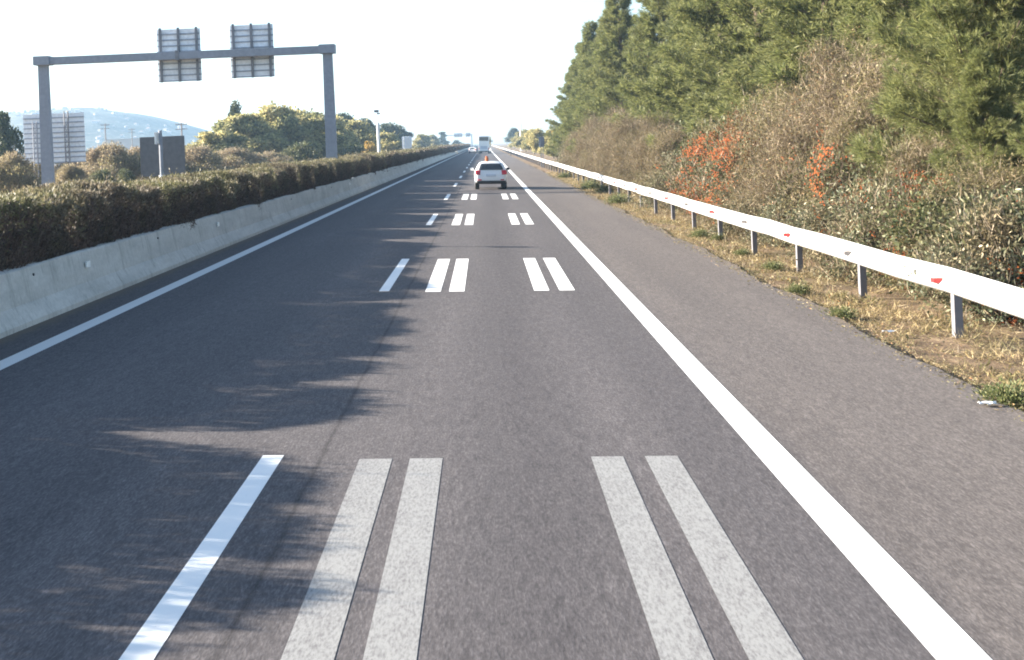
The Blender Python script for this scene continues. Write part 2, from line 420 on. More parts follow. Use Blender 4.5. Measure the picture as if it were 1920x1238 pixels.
# dashes and double bars repeat together every 17.3 m
PER = 17.45
for k in range(0, 18):
    b = 4.25 + PER * k
    lab = ['lane dash at the bottom edge of the view, streaked by hedge shadow', 'second white lane dash ahead, in the hedge shadow',
           'third white lane dash ahead, half lit through the hedge', 'fourth white lane dash, just left of the white hatchback'][k] if k < 4 else 'short white lane dash far ahead beside the cars'
    mark('lane_dash', -1.88, -1.71, b, b + 6.05, M['paint'], lab, 'dashed white lane line')
BARS = ((-1.09, -0.83), (-0.69, -0.43), (0.745, 1.0), (1.17, 1.43))
side = ('outer left', 'inner left', 'inner right', 'outer right')
rown = ('nearest worn grey row', 'second row, bright white', 'third row ahead', 'fourth row, just behind the hatchback')
for k in range(0, 4):
    b = 4.1 + PER * k
    for j, (x0, x1) in enumerate(BARS):
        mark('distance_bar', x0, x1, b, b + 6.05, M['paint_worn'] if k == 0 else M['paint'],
             '%s bar of the four spacing bars in the %s' % (side[j], rown[k]), 'white spacing bars in the right lane')

# ------------------------------------------------------------------ median: concrete barrier and hedge
BX = -6.43
prof = [(0, -0.03), (0, 0.07), (-0.13, 0.30), (-0.215, 0.78), (-0.245, 0.80), (-0.40, 0.80), (-0.43, 0.78), (-0.49, 0.30), (-0.62, 0.07), (-0.62, -0.03)]
root = empty('concrete_barrier', (BX, 0, road_z(BX)))
tag(root, 'long grey concrete median barrier along the left lane', 'barrier')
mb = MB(); rb = np.random.default_rng(5)
yb = [-40, 0] + [4 + 2.0 * k for k in range(150)] + [320, 450, 700, 1100]
mb.loft([[(p[0], y, p[1] + (rb.normal() * 0.012 if 0.7 < p[1] and y < 300 else 0)) for p in prof] for y in yb])
mb.build('barrier_wall', M['concrete'], root)
for y in (21.0, 31.3, 62.0, 84.0, 280.0):
    r = MB().box(-0.155, -0.125, y - 0.09, y + 0.09, 0.53, 0.63, 0.008)
    r.build('reflector', M['white_refl'], root)
for y in (18.6, 25.7, 43.5, 55.0, 74.0):
    r = MB().tube([(-0.20, y, 0.66), (-0.175, y, 0.66)], 0.02, 10); r.build('lifting_hole', M['black_trim'], root)

def vnoise(rng, n): return rng.uniform(-1, 1, n)
class Noise1:
    def __init__(s, rng, step, n=4000): s.v = rng.uniform(-1, 1, n); s.st = step
    def __call__(s, y):
        t = np.asarray(y) / s.st + 500; i = np.floor(t).astype(int); f = t - i; f = f * f * (3 - 2 * f)
        n = len(s.v); return s.v[i % n] * (1 - f) + s.v[(i + 1) % n] * f

def hedge(name, y0, y1, dens, lsize, label, seed, core=True):
    rng = np.random.default_rng(seed)
    n1, n2, n3 = Noise1(rng, 2.3), Noise1(rng, 0.55), Noise1(rng, 0.16)
    zb = road_z(BX) + 0.6
    def top(y):
        t = 1.86 + 0.09 * n1(y) + 0.09 * n2(y) + 0.05 * n3(y)
        for c, wd, dp in ((11.9, 0.55, 0.62), (14.4, 0.18, 0.28), (34.0, 0.5, 0.5), (38.5, 0.4, 0.6), (46.5, 0.7, 0.6), (50.0, 0.35, 0.4), (58.0, 0.6, 0.7), (65.0, 0.5, 0.9), (75.5, 0.8, 0.8), (86, 0.9, 0.9)):
            t = t - dp * np.exp(-((np.asarray(y) - c) / wd) ** 2)
        return t
    dips = [(rng.uniform(6, 62), rng.uniform(0.07, 0.25), rng.uniform(0.15, 0.45)) for _ in range(26)]
    top0 = top
    def top(y):
        t = top0(y)
        for c, wd, dp in dips: t = t - dp * np.exp(-((np.asarray(y) - c) / wd) ** 2)
        return t
    def xf(y): return -6.74 + 0.09 * n1(np.asarray(y) + 77) + 0.07 * n2(np.asarray(y) + 31)
    XB = -8.45
    L = y1 - y0
    V, MI = [], []
    # front face
    n = int(L * 1.25 * dens)
    y = rng.uniform(y0, y1, n); q = rng.uniform(0, 1, n); z = zb + (top(y) - zb) * q
    P = np.stack([xf(y) - 0.02 - np.abs(rng.normal(0, 0.09, n)), y, z], 1)
    D = np.stack([rng.uniform(-0.1, 0.9, n), rng.normal(0, 0.6, n), rng.normal(0.25, 0.6, n)], 1)
    V.append(leaves(rng, P, D, lsize * rng.uniform(0.6, 1.5, n), lsize * rng.uniform(0.25, 0.5, n)))
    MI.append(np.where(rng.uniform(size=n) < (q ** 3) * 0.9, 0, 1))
    # twigs hanging on the front face
    n = int(L * dens * 0.5)
    y = rng.uniform(y0, y1, n); z = zb + (top(y) - zb) * rng.uniform(0, 0.85, n)
    P = np.stack([xf(y) - 0.04 - np.abs(rng.normal(0, 0.05, n)), y, z], 1)
    D = np.stack([rng.uniform(0, 0.5, n), rng.normal(0, 0.35, n), np.abs(rng.normal(0.8, 0.3, n))], 1)
    V.append(leaves(rng, P, D, lsize * 3.2 * rng.uniform(0.5, 1.3, n), lsize * 0.16)); MI.append(np.ones(n, int))
    # top face with upright sprays
    n = int(L * 1.75 * dens)
    y = rng.uniform(y0, y1, n); x = rng.uniform(XB, -6.75, n)
    bulge = 0.13 * np.sin(np.clip((x - XB) / (-6.75 - XB), 0, 1) * math.pi) ** 0.6
    P = np.stack([x, y, top(y + 0.35 * n2(x * 3 + y)) - 0.07 + bulge - np.abs(rng.normal(0, 0.08, n))], 1)
    D = np.stack([rng.normal(0, 0.6, n), rng.normal(0, 0.6, n), np.abs(rng.normal(0.8, 0.4, n))], 1)
    V.append(leaves(rng, P, D, lsize * rng.uniform(0.7, 1.8, n), lsize * rng.uniform(0.25, 0.5, n))); MI.append(np.zeros(n, int))
    # straggling shoots
    n = int(L * 26)
    y = rng.uniform(y0, y1, n); x = rng.uniform(XB, -6.8, n)
    h = rng.exponential(0.09, n).clip(0, 0.4)
    for k in range(4):
        P = np.stack([x + rng.normal(0, 0.02, n), y + rng.normal(0, 0.02, n), top(y) + h * k / 4], 1)
        D = np.stack([rng.normal(0, 0.5, n), rng.normal(0, 0.5, n), np.ones(n)], 1)
        V.append(leaves(rng, P, D, lsize * rng.uniform(0.8, 1.8, n), lsize * 0.4)); MI.append(np.zeros(n, int))
    # back face
    n = int(L * 1.2 * dens * 0.4)
    y = rng.uniform(y0, y1, n); z = zb - 0.4 + (top(y) - zb + 0.4) * rng.uniform(0, 1, n)
    P = np.stack([XB + np.abs(rng.normal(0, 0.1, n)), y, z], 1)
    D = np.stack([-np.abs(rng.normal(0.5, 0.5, n)), rng.normal(0, 0.6, n), rng.normal(0.3, 0.6, n)], 1)
    V.append(leaves(rng, P, D, lsize * 1.6 * rng.uniform(0.6, 1.5, n), lsize * 0.8)); MI.append(np.zeros(n, int))
    # both ends
    for ye, sg in ((y0, -1), (y1, 1)):
        n = int(1.6 * 1.3 * dens)
        x = rng.uniform(XB, -6.75, n); z = rng.uniform(zb, float(top(ye)), n)
        P = np.stack([x, np.full(n, ye) - sg * np.abs(rng.normal(0, 0.08, n)), z], 1)
        D = np.stack([rng.normal(0, 0.5, n), sg * np.abs(rng.normal(0.6, 0.4, n)), rng.normal(0.3, 0.5, n)], 1)
        V.append(leaves(rng, P, D, lsize * 1.2, lsize * 0.5)); MI.append(np.zeros(n, int))
    root = empty(name, (0, 0, 0)); root.location = (-7.6, (y0 + y1) / 2, road_z(-7.6))
    off = np.array([-7.6, (y0 + y1) / 2, road_z(-7.6)], np.float32)
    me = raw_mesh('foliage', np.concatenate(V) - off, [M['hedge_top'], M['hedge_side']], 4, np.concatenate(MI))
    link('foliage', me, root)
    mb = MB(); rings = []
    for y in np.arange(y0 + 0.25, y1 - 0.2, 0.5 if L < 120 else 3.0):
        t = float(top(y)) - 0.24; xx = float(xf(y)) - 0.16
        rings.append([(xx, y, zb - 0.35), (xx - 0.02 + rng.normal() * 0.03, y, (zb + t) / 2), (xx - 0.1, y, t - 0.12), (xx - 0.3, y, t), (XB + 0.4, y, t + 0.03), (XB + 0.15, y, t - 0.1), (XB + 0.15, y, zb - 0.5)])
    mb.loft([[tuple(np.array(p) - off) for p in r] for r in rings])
    mb.build('light_block_core', M['hedge_core'], root)  # unseen solid core added inside the leaves so light doesn't leak through
    return tag(root, label, 'hedge', 'clipped hedge along the median barrier')
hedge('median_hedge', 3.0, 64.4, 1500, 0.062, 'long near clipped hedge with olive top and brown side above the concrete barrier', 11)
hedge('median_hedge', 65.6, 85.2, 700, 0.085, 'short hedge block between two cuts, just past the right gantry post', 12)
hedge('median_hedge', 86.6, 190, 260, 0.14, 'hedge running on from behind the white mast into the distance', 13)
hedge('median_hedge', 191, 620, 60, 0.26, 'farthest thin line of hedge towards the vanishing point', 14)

# ------------------------------------------------------------------ guardrail
GX = 5.86
root = empty('guardrail', (GX, 0, road_z(GX)))
tag(root, 'long sunlit galvanised guardrail on posts along the right verge', 'guardrail')
wp = [(-0.0, 0.49), (-0.035, 0.51), (-0.075, 0.535), (-0.08, 0.57), (-0.03, 0.625), (-0.0, 0.655), (-0.03, 0.685), (-0.08, 0.74), (-0.075, 0.775), (-0.035, 0.80), (0.0, 0.822)]
wpb = [(x + 0.006, z) for x, z in reversed(wp)]
mb = MB(); y = 4.0; rg = np.random.default_rng(9)
rings = []; dev = 0.0
yy = [4 + 2.05 * k for k in range(210)] + [460, 600, 900, 1100]
for y in yy:
    dx, dz = (rg.normal() * 0.012, rg.normal() * 0.012)
    rings.append([(x + dx, y, z + dz) for x, z in wp + wpb])
mb.loft(rings)
ob = mb.build('rail', M['galv_rail'], root)
for k in range(100):
    y = 8.2 + 4.1 * k
    p = MB()
    # C-section post
    p.box(0.055, 0.063, y - 0.06, y + 0.06, -0.35, 0.76); p.box(0.063, 0.16, y - 0.06, y - 0.053, -0.35, 0.757); p.box(0.063, 0.16, y + 0.053, y + 0.06, -0.35, 0.757)
    p.box(0.01, 0.055, y - 0.04, y + 0.04, 0.60, 0.70)
    p.build('post', M['post_steel'], root)
for k in range(45):
    y = 8.4 + 4.1 * k
    r = MB().box(-0.125, -0.012, y - 0.068, y + 0.068, 0.628, 0.688, 0.006)
    r.box(-0.115, -0.016, y + 0.068, y + 0.095, 0.645, 0.67)
    r.build('reflector', M['red_plastic'] if k % 2 == 0 else M['grey_plastic'], root)

# ------------------------------------------------------------------ overhead gantry
def ribbed_panel(name, parent, x, y, zc, wd, ht, nribs, mat, thick=0.03):
    """aluminium sign seen from behind: sheet with rolled horizontal edges, in planks"""
    mb = MB(); h = ht / nribs
    for k in range(nribs):
        z0 = zc - ht / 2 + k * h
        mb.box(x - wd / 2, x + wd / 2, y, y + thick, z0 + 0.006, z0 + h - 0.006)
        mb.mi = 1
        mb.box(x - wd / 2 - (0.02 if k % 2 else 0), x + wd / 2 + (0.02 if k % 2 else 0), y - 0.05, y - 0.002, z0 + 0.008, z0 + 0.07); mb.mi = 0
    mb.box(x - wd / 2 + 0.004, x + wd / 2 - 0.004, y + thick + 0.002, y + thick + 0.012, zc - ht / 2 + 0.004, zc + ht / 2 - 0.004)
    return mb.build(name, [mat, M['rib']], parent)
def gantry(d, xl, xr, ztop, label, panels, scale=1.0, nrib=9):
    gz = 0.28
    root = empty('overhead_gantry', (xr, d, gz)); tag(root, label, 'gantry')
    for x in (xl, xr):
        w0, w1 = 0.30, 0.25
        mb = MB(); rx = x - xr
        mb.loft([[(rx - ww, -ww * .6, z), (rx + ww, -ww * .6, z), (rx + ww, ww * .6, z), (rx - ww, ww * .6, z)] for ww, z in ((w0, -0.4), (w0, 0.6), (w1, ztop - gz - 0.42))])
        mb.build('post', M['galv'], root)
        c = MB().box(rx - 0.42, rx + 0.42, -0.40, 0.40, ztop - gz - 0.42, ztop - gz + 0.06, 0.03); c.build('post_cap', M['galv'], root)
    b = MB().box(xl - xr + 0.42, -0.42, -0.26, 0.26, ztop - gz - 0.40, ztop - gz, 0.02); b.build('beam', M['galv'], root)
    fx = (xl - xr) * 0.525
    j = MB().box(fx - 0.1, fx + 0.1, -0.30, 0.30, ztop - gz - 0.44, ztop - gz + 0.06, 0.01).box(fx - 0.03, fx + 0.03, -0.04, 0.04, ztop - gz + 0.06, ztop - gz + 0.22); j.build('splice_joint', M['dark_strut'], root)
    for (px, pz, pw, ph, plab) in panels:
        r = empty('gantry_sign', (px, d + 0.42, pz)); tag(r, plab, 'sign', 'ribbed sign panels on gantries')
        ribbed_panel('panel', r, 0, 0.0, 0, pw, ph, nrib, M['galv_panel'])
        for sx in (-0.42, 0.0, 0.42):
            s = MB().box(sx * pw - 0.06, sx * pw + 0.06, -0.15, -0.037, -ph / 2 - 0.02, ph / 2 + 0.06); s.build('strut', M['dark_strut'], r)
    return root
GD = 68.0
k_ = GD / 66.6
gantry(GD, -23.2, -8.09, 8.0, 'tall grey steel gantry spanning the opposite carriageway',
       [(-16.06, 7.86, 2.3, 2.82, 'left of the two ribbed panels on the near gantry, by the beam joint'),
        (-12.16, 7.92, 2.3, 2.82, 'right of the two ribbed panels on the near gantry, nearer the road')])
gantry(720, -24, -6.6, 7.6, 'tiny far gantry near the vanishing point',
       [(-14.2, 7.4, 4.6, 2.2, 'wider left panel on the tiny far gantry'), (-8.6, 7.4, 2.6, 2.2, 'small right panel on the tiny far gantry')])

# ------------------------------------------------------------------ roadside signs, masts, poles
# thin post in the median, its small sign seen edge-on
p = at(304, 335, 32.5); gz = 0.3
root = empty('median_sign', (p.x, 32.5, gz)); tag(root, 'thin grey sign post in the hedge with a small sign seen edge-on', 'sign post')
top = at(303, 245, 32.5).z - gz
MB().tube([(0, 0, -0.2), (0, 0, top)], 0.045, 10).build('post', M['galv'], root)
MB().box(-0.115, -0.075, -0.15, 0.15, top - 0.34, top - 0.04, 0.004).box(-0.085, -0.03, -0.02, 0.02, top - 0.3, top - 0.25).build('sign_plate', M['white_plastic'], root)
MB().tube([(0, 0, 1.5), (0, 0, 1.72)], 0.075, 12).build('white_sleeve', M['white_plastic'], root)
# dark panel beyond
d = 96; p = at(305, 293, d); a, b = at(262, 258, d), at(349, 330, d)
root = empty('road_sign', (p.x, d, 0.3)); tag(root, 'square dark grey sign back behind the thin median post', 'road sign')
wd, z0, z1 = b.x - a.x, at(305, 330, d).z - 0.3, at(305, 256, d).z - 0.3
MB().box(-wd / 2, wd / 2, 0, 0.06, z0, z1, 0.1 if False else 0.025).build('panel', M['dark_panel'], root)
for sx in (-0.3, 0.3):
    MB().tube([(sx * wd, 0.14, -0.2), (sx * wd, 0.14, z1 - 0.1)], 0.07, 8).build('post', M['galv'], root)
for zz in (z0 + 0.5, z1 - 0.5):
    MB().box(-wd / 2 + 0.1, wd / 2 - 0.1, 0.062, 0.10, zz - 0.05, zz + 0.05).build('rail', M['dark_strut'], root)
# big ribbed direction sign on two lattice posts
d = 82; p = at(102, 258, d); a, b = at(46, 258, d), at(160, 258, d)
root = empty('direction_sign', (p.x, d, 0.3)); tag(root, 'large ribbed sign back on two lattice posts behind the left gantry post', 'road sign')
wd = b.x - a.x; zt, zb = at(102, 213, d).z - 0.3, at(102, 306, d).z - 0.3
ribbed_panel('panel', root, 0, 0, (zt + zb) / 2, wd, zt - zb, 10, M['galv_panel'])
for px in (71, 130):
    xx = at(px, 258, d).x - p.x
    mb = MB()
    for ox, oy in ((-0.13, -0.48), (0.13, -0.48), (0, -0.16)):
        mb.tube([(xx + ox, oy, -0.3), (xx + ox, oy, zt + (0.12 if px == 130 else -0.5))], 0.036, 6)
    n = 14; zz = [-0.2 + (zt - 0.4) * i / n for i in range(n + 1)]
    cs = [(-0.13, -0.48), (0.13, -0.48), (0, -0.16)]
    for i in range(n):
        for j in range(3):
            q0, q1 = cs[j], cs[(j + 1 + 0) % 3]
            if i % 2: q0, q1 = q1, q0
            mb.tube([(xx + q0[0], q0[1], zz[i]), (xx + q1[0], q1[1], zz[i + 1])], 0.016, 5)
    mb.build('lattice_post', M['galv'] if px == 71 else M['dark_strut'], root)
# white mast with a small device on top
d = 92; p = at(711, 290, d)
root = empty('white_mast', (p.x, d, 0.3)); tag(root, 'white mast with small dark camera on top, standing in the hedge', 'mast')
z1, z2 = at(709, 230, d).z - 0.3, at(706, 209, d).z - 0.3
MB().tube([(0, 0, -0.2), (0, 0, z1 - 0.05), (0, 0, z1)], [0.12, 0.105, 0.08], 14).build('mast_tube', M['white_plastic'], root)
MB().tube([(0, 0, z1), (0, 0, z2)], 0.02, 8).build('thin_mast', M['white_plastic'], root)
mb = MB().box(-0.24, 0.1, -0.09, 0.09, z2 - 0.08, z2 + 0.1, 0.02); mb.box(-0.05, 0.18, -0.03, 0.03, z2 - 0.22, z2 - 0.12)
mb.build('camera_head', M['dark_strut'], root)
# small sign with three ribs in the median
d = 141; p = at(763, 268, d); root = empty('road_sign', (p.x, d, 0.3)); tag(root, 'small pale sign back with three upright ribs right of the white mast', 'road sign')
zt, zb = at(763, 256, d).z - 0.3, at(763, 280, d).z - 0.3
MB().box(-0.53, 0.53, 0, 0.04, zb, zt, 0.01).build('panel', M['galv_panel'], root)
for sx in (-0.27, 0.0, 0.27):
    MB().box(sx - 0.035, sx + 0.035, -0.07, -0.003, 0.0, zt - 0.04).build('post', M['white_plastic'], root)
# narrow grey-blue sign beyond the guardrail
d = 128; p = at(1016, 276, d); root = empty('road_sign', (p.x, d, -0.25)); tag(root, 'narrow blue grey sign back beyond the guardrail before the shrubs', 'road sign')
zt, zm, zb = at(1016, 257, d).z + 0.25, at(1016, 270, d).z + 0.25, 0.0
MB().box(-0.27, 0.27, 0, 0.04, zm - 0.3, zt, 0.02).build('panel', simple("blue_grey_sign_back", (0.16, 0.2, 0.27), 0.5), root)
MB().box(-0.13, -0.06, -0.06, -0.003, zb, zt - 0.1).build('post', M['galv'], root)
MB().box(0.06, 0.13, -0.06, -0.003, zb, zt - 0.1).build('post', M['galv'], root)
# short dark upright by the rail
d = 245; gxx = 5.1; root = empty('dark_upright', (gxx, d, road_z(gxx))); tag(root, 'short black upright in front of the far guardrail', 'marker post')
MB().tube([(0, 0, 0), (0, 0, 1.25), (0, 0, 1.32)], [0.10, 0.09, 0.05], 10).build('upright_body', M['black_trim'], root)
MB().tube([(0, 0, 0.92), (0, 0, 1.06)], 0.098, 10).build('band', M['white_refl'], root)
# utility poles far left, and one mast far right
def upole(px, ptop, d, label, name='utility_pole', arms=True, mat=None):
    p = at(px, ptop, d); root = empty(name, (p.x, d, 0.3)); h = p.z - 0.3
    tag(root, label, 'utility pole', 'utility poles before the hill' if arms else None)
    MB().tube([(0, 0, -0.3), (0, 0, h)], [0.3, 0.2], 8).build('pole', mat or M['wood_pole'], root)
    if arms:
        for zz in (h - 0.5, h - 1.7):
            MB().box(-1.5, 1.5, -0.36, -0.2, zz - 0.12, zz + 0.12).build('cross_arm', mat or M['wood_pole'], root)
        i = MB()
        for sx in (-1.35, -0.6, 0.6, 1.35): i.tube([(sx, -0.28, h - 0.38), (sx, -0.28, h - 0.02)], 0.09, 6)
        i.build('insulators', M['grey_plastic'], root)
    return root
upole(197, 232, 430, 'utility pole with cross arms right of the large ribbed sign, in front of the hill')
upole(247, 241, 560, 'faint farther utility pole between the ribbed sign and the dark square sign')
upole(340, 230, 330, 'utility pole rising behind the right edge of the dark square sign')
upole(975, 221, 330, 'pale slim mast rising above the far right roadside trees', 'slim_mast', False, M['white_plastic'])

# ------------------------------------------------------------------ vehicles
def car(label):
    root = empty('hatchback_car', (0, 0, 0)); tag(root, label, 'car', 'white cars ahead')
    Lc = 4.1
    # ring levels: (z, halfwidth, rear y)
    lev = [(0.30, 0.74, 0.10), (0.40, 0.84, 0.03), (0.58, 0.875, 0.0), (0.78, 0.88, 0.03), (0.97, 0.865, 0.09), (1.06, 0.82, 0.13), (1.24, 0.735, 0.25), (1.40, 0.64, 0.42), (1.485, 0.50, 0.62)]
    mb = MB()
    def ring(y, blend, hood=None, wsc=1.0):
        pts = []
        for (z, wv, ry) in lev:
            zz = z if hood is None else min(z, hood + 0.10 * (z - hood))
            pts.append((wv * wsc, y + ry * blend, zz))
        top = pts[-1]
        full = pts + [(0.0, top[1] + 0.02 * blend, top[2] + 0.02)] + [(-x, yv, z) for x, yv, z in reversed(pts)]
        return full
    rings = [ring(0.0, 1.0), ring(0.35, 0.75), ring(0.9, 0.25, None, 1.0), ring(1.7, 0), ring(2.35, 0), ring(3.0, 0, 0.98), ring(3.5, 0, 0.90, 0.985), ring(3.95, 0, 0.78, 0.92), ring(4.08, 0, 0.66, 0.82)]
    R = mb.loft(rings, closed=True, cap=False)
    n = len(lev)
    # rear and front caps as strips between mirrored points, bulged outwards
    for Rg, sg in ((R[0], -1), (R[-1], 1)):
        cols = []
        for i in range(n):
            a, b = Rg[i], Rg[2 * n - i]
            row = [a]
            for t in (0.15, 0.5, 0.85):
                c = a.co.lerp(b.co, t); c.y += sg * (0.05 if t != 0.5 else 0.075)
                row.append(mb.bm.verts.new(c))
            row.append(b); cols.append(row)
        for r0, r1 in zip(cols, cols[1:]):
            for k in range(4): mb.face([r0[k], r0[k + 1], r1[k + 1], r1[k]])
        mt = Rg[n]
        for k in range(4): mb.face([cols[-1][k], cols[-1][k + 1], mt])
    body = mb.build('body', M['car_white'], root); subsurf(body, 2)
    def yrear(z):
        zs = [l[0] for l in lev]; return float(np.interp(z, zs, [l[2] for l in lev]))
    def wid(z): return float(np.interp(z, [l[0] for l in lev], [l[1] for l in lev]))
    def rear_patch(name, z0, z1, fx0, fx1, mat, off, nz=6, nx=10, shape=None):
        g = MB(); rows = []
        for i in range(nz + 1):
            z = z0 + (z1 - z0) * i / nz; row = []
            for j in range(nx + 1):
                t = fx0 + (fx1 - fx0) * j / nx
                zz = z if shape is None else shape(t, z)
                bul = 0.075 * (1 - t * t) ** 0.5 if abs(t) < 1 else 0
                row.append((t * wid(zz), yrear(zz) - bul - off, zz))
            rows.append(row)
        g.grid(rows); o = g.build(name, mat, root, smooth=True)
        sol = o.modifiers.new("thickness", 'SOLIDIFY'); sol.thickness = 0.03; sol.offset = -1 if False else 0
        return o
    rear_patch('rear_window', 1.05, 1.385, -0.80, 0.80, M['glass_dark'], 0.0, shape=lambda t, z: z + 0.05 * (t * t) * (1.2 - z) * 2)
    rear_patch('rear_bumper', 0.31, 0.47, -0.93, 0.93, M['black_trim'], 0.03)
    rear_patch('number_plate', 0.70, 0.82, -0.30, 0.30, M['plate'], 0.012)
    for sx in (-1, 1):
        tl = rear_patch('tail_light', 0.80, 1.03, 0.66 * sx, 0.97 * sx, M['tail_red'], 0.012, 5, 5, shape=lambda t, z: z + 0.05 * (abs(t) - 0.8))
        rear_patch('bumper_reflector', 0.50, 0.55, 0.58 * sx, 0.8 * sx, M['tail_red'], 0.012, 2, 4)
        side = MB()
        pts = [(0.95, 1.05), (0.75, 1.30), (1.2, 1.40), (2.2, 1.40), (2.75, 1.08)]
        vo = [side.bm.verts.new((sx * (wid(z) + 0.012), y, z)) for y, z in pts]
        vi = [side.bm.verts.new((sx * (wid(z) - 0.04), y, z)) for y, z in pts]
        side.face(vo); side.face(vi[::-1])
        for i in range(5): side.face([vo[i], vo[(i + 1) % 5], vi[(i + 1) % 5], vi[i]])
        side.build('side_window', M['glass_dark'], root)
        MB().box(sx * 0.99 - 0.09, sx * 0.99 + 0.09, 2.45, 2.58, 0.98, 1.12, 0.03).build('wing_mirror', M['black_trim'] if sx > 0 else M['car_white'], root)
        for yw in (0.78, 3.28):
            wh = MB(); rr = 0.31
            wh.tube([(sx * 0.62, yw, rr), (sx * 0.64, yw, rr), (sx * 0.83, yw, rr), (sx * 0.85, yw, rr)], [rr - 0.03, rr, rr, rr - 0.03], 24)
            wo = wh.build('wheel', M['tyre'], root)
            MB().tube([(sx * 0.845, yw, rr), (sx * 0.865, yw, rr)], [0.2, 0.19], 16).build('rim', M['rim'], wo)
    return root
c1 = car('white hatchback with an orange beacon on its roof, nearest car ahead')
MB().tube([(-0.2, 0.95, 1.49), (-0.2, 0.95, 1.54), (-0.2, 0.95, 1.72), (-0.2, 0.95, 1.78)], [0.10, 0.095, 0.085, 0.04], 14).build('roof_beacon', M['orange'], c1)
beacon = [o for o in c1.children if o.name.startswith('roof_beacon')][0]
c2 = copy_tree(c1)
for o in list(c2.children):
    if o.name.startswith('roof_beacon'): bpy.data.objects.remove(o)
c2['label'] = 'small white car in the left lane beside the coach'
def put(o, x, y, rz=0.0):
    o.location = (x, y, road_z(x)); o.rotation_euler = (0, math.atan(CROSS), rz)
put(c1, 0.29, 68.2, RAD(0.8)); put(c2, -2.75, 300, RAD(1.5))

b = empty('coach_bus', (0, 0, 0)); tag(b, 'white coach seen from behind in the right lane far ahead', 'bus')
mb = MB(); mb.box(-1.25, 1.25, 0, 12, 0.42, 4.1, 0.18); body = mb.build('body', M['car_white'], b, smooth=False)
MB().box(-1.08, 1.08, -0.02, 0.05, 2.95, 3.88, 0.008).build('rear_window', M['glass_dark'], b)
MB().box(-1.18, 1.18, -0.035, 0.07, 0.36, 0.62, 0.01).build('rear_bumper', M['black_trim'], b)
MB().box(-0.8, 0.8, -0.012, 0.05, 1.05, 1.75, 0.005).build('engine_grille', simple("pale_grille", (0.45, 0.48, 0.55), 0.5), b)
for sx in (-1, 1):
    MB().box(sx * 1.1 - 0.08, sx * 1.1 + 0.08, -0.018, 0.05, 0.9, 1.35, 0.006).build('tail_light', M['tail_red'], b)
    MB().box(sx * 1.252 - 0.008, sx * 1.252 + 0.008, 0.5, 11.4, 2.2, 3.5).build('side_window', M['glass_dark'] if sx > 0 else M['white_plastic'], b)  # left windows coloured white to pass for the sunlit side
    MB().box(sx * 1.45 - 0.12, sx * 1.45 + 0.12, 11.9, 12.0, 2.6, 3.1, 0.02).build('mirror', M['black_trim'], b)
    for yw in (2.6, 9.4):
        w_ = MB(); w_.tube([(sx * 0.85, yw, 0.5), (sx * 0.87, yw, 0.5), (sx * 1.22, yw, 0.5), (sx * 1.24, yw, 0.5)], [0.46, 0.5, 0.5, 0.46], 20)
        wo = w_.build('wheel', M['tyre'], b)
        MB().tube([(sx * 1.235, yw, 0.5), (sx * 1.258, yw, 0.5)], 0.27, 14).build('rim', M['rim'], wo)
put(b, -0.05, 298, RAD(-2.6))

# ------------------------------------------------------------------ plants
def pine_protos(seed, H, R, nb, needle_mat, per=1.0, base=0.05, nl=0.28, nw=0.034, blades=9, power=0.75):
    rng = np.random.default_rng(seed)
    root = empty('pine_tree')
    tb = MB()
    lean = rng.normal(0, 0.02, 2)
    tb.tube([(lean[0] * z, lean[1] * z, z) for z in np.linspace(-0.3, H * 0.97, 7)], list(np.linspace(0.026 * H, 0.02, 7)), 9)
    P, D = [], []
    for i in range(nb):
        t = (i + rng.uniform()) / nb
        t = t ** 0.9
        z0 = H * (base + (0.96 - base) * t)
        ln = (R * (1 - t) ** power * rng.uniform(0.55, 1.12) + 0.25)
        if t < 0.12: ln *= rng.uniform(0.5, 1.0)
        az = rng.uniform(0, 2 * math.pi) ; el = RAD(rng.uniform(5, 25) + 38 * t)
        out = np.array([math.cos(az), math.sin(az), 0.0]); up = np.array([0, 0, 1.0])
        n_pt = max(4, int(ln * 3.2)); pts = []
        for k in range(n_pt + 1):
            u = k / n_pt
            p = np.array([lean[0] * z0, lean[1] * z0, z0]) + out * ln * u * math.cos(el) + up * (ln * math.sin(el) * u + 0.16 * ln * u * u - 0.12 * ln * u)
            pts.append(p)
        if ln > 0.7: tb.tube([pts[0], pts[n_pt // 2], pts[-1]], [0.012 * ln + 0.012, 0.008 * ln + 0.008, 0.006], 5, False)
        nt_ = int(ln * 17 * per) + 4
        for q in range(nt_):
            u = rng.uniform(0.18, 1.0) ** 0.75
            c = pts[min(n_pt, int(u * n_pt))]
            wdt = 0.10 + 0.17 * ln * (1.15 - u) * 0.9
            lat = np.cross(out, up)
            off = lat * rng.normal(0, 1) * wdt + up * rng.normal(0.05, 0.5) * wdt * 0.8 + out * rng.normal(0, 0.3) * wdt
            P.append(c + off)
            dd = out * 0.7 + up * rng.uniform(0.1, 0.8) + off / (np.linalg.norm(off) + 0.05) * 0.6 + rng.normal(0, 0.25, 3)
            D.append(dd)
    P = np.array(P); D = unit(np.array(D)); V = []
    n = len(P)
    for bld in range(blades):
        dd = D + rng.normal(0, 0.42, (n, 3))
        pp = P + D * (bld / blades - 0.3) * nl * 0.7
        V.append(leaves(rng, pp, dd, nl * rng.uniform(0.6, 1.25, n), nw * rng.uniform(0.7, 1.3, n), 0.5))
    link('trunk', tb.mesh('trunk', M['bark'], True), root)
    link('crown', raw_mesh('crown', np.concatenate(V), [needle_mat]), root)
    return root

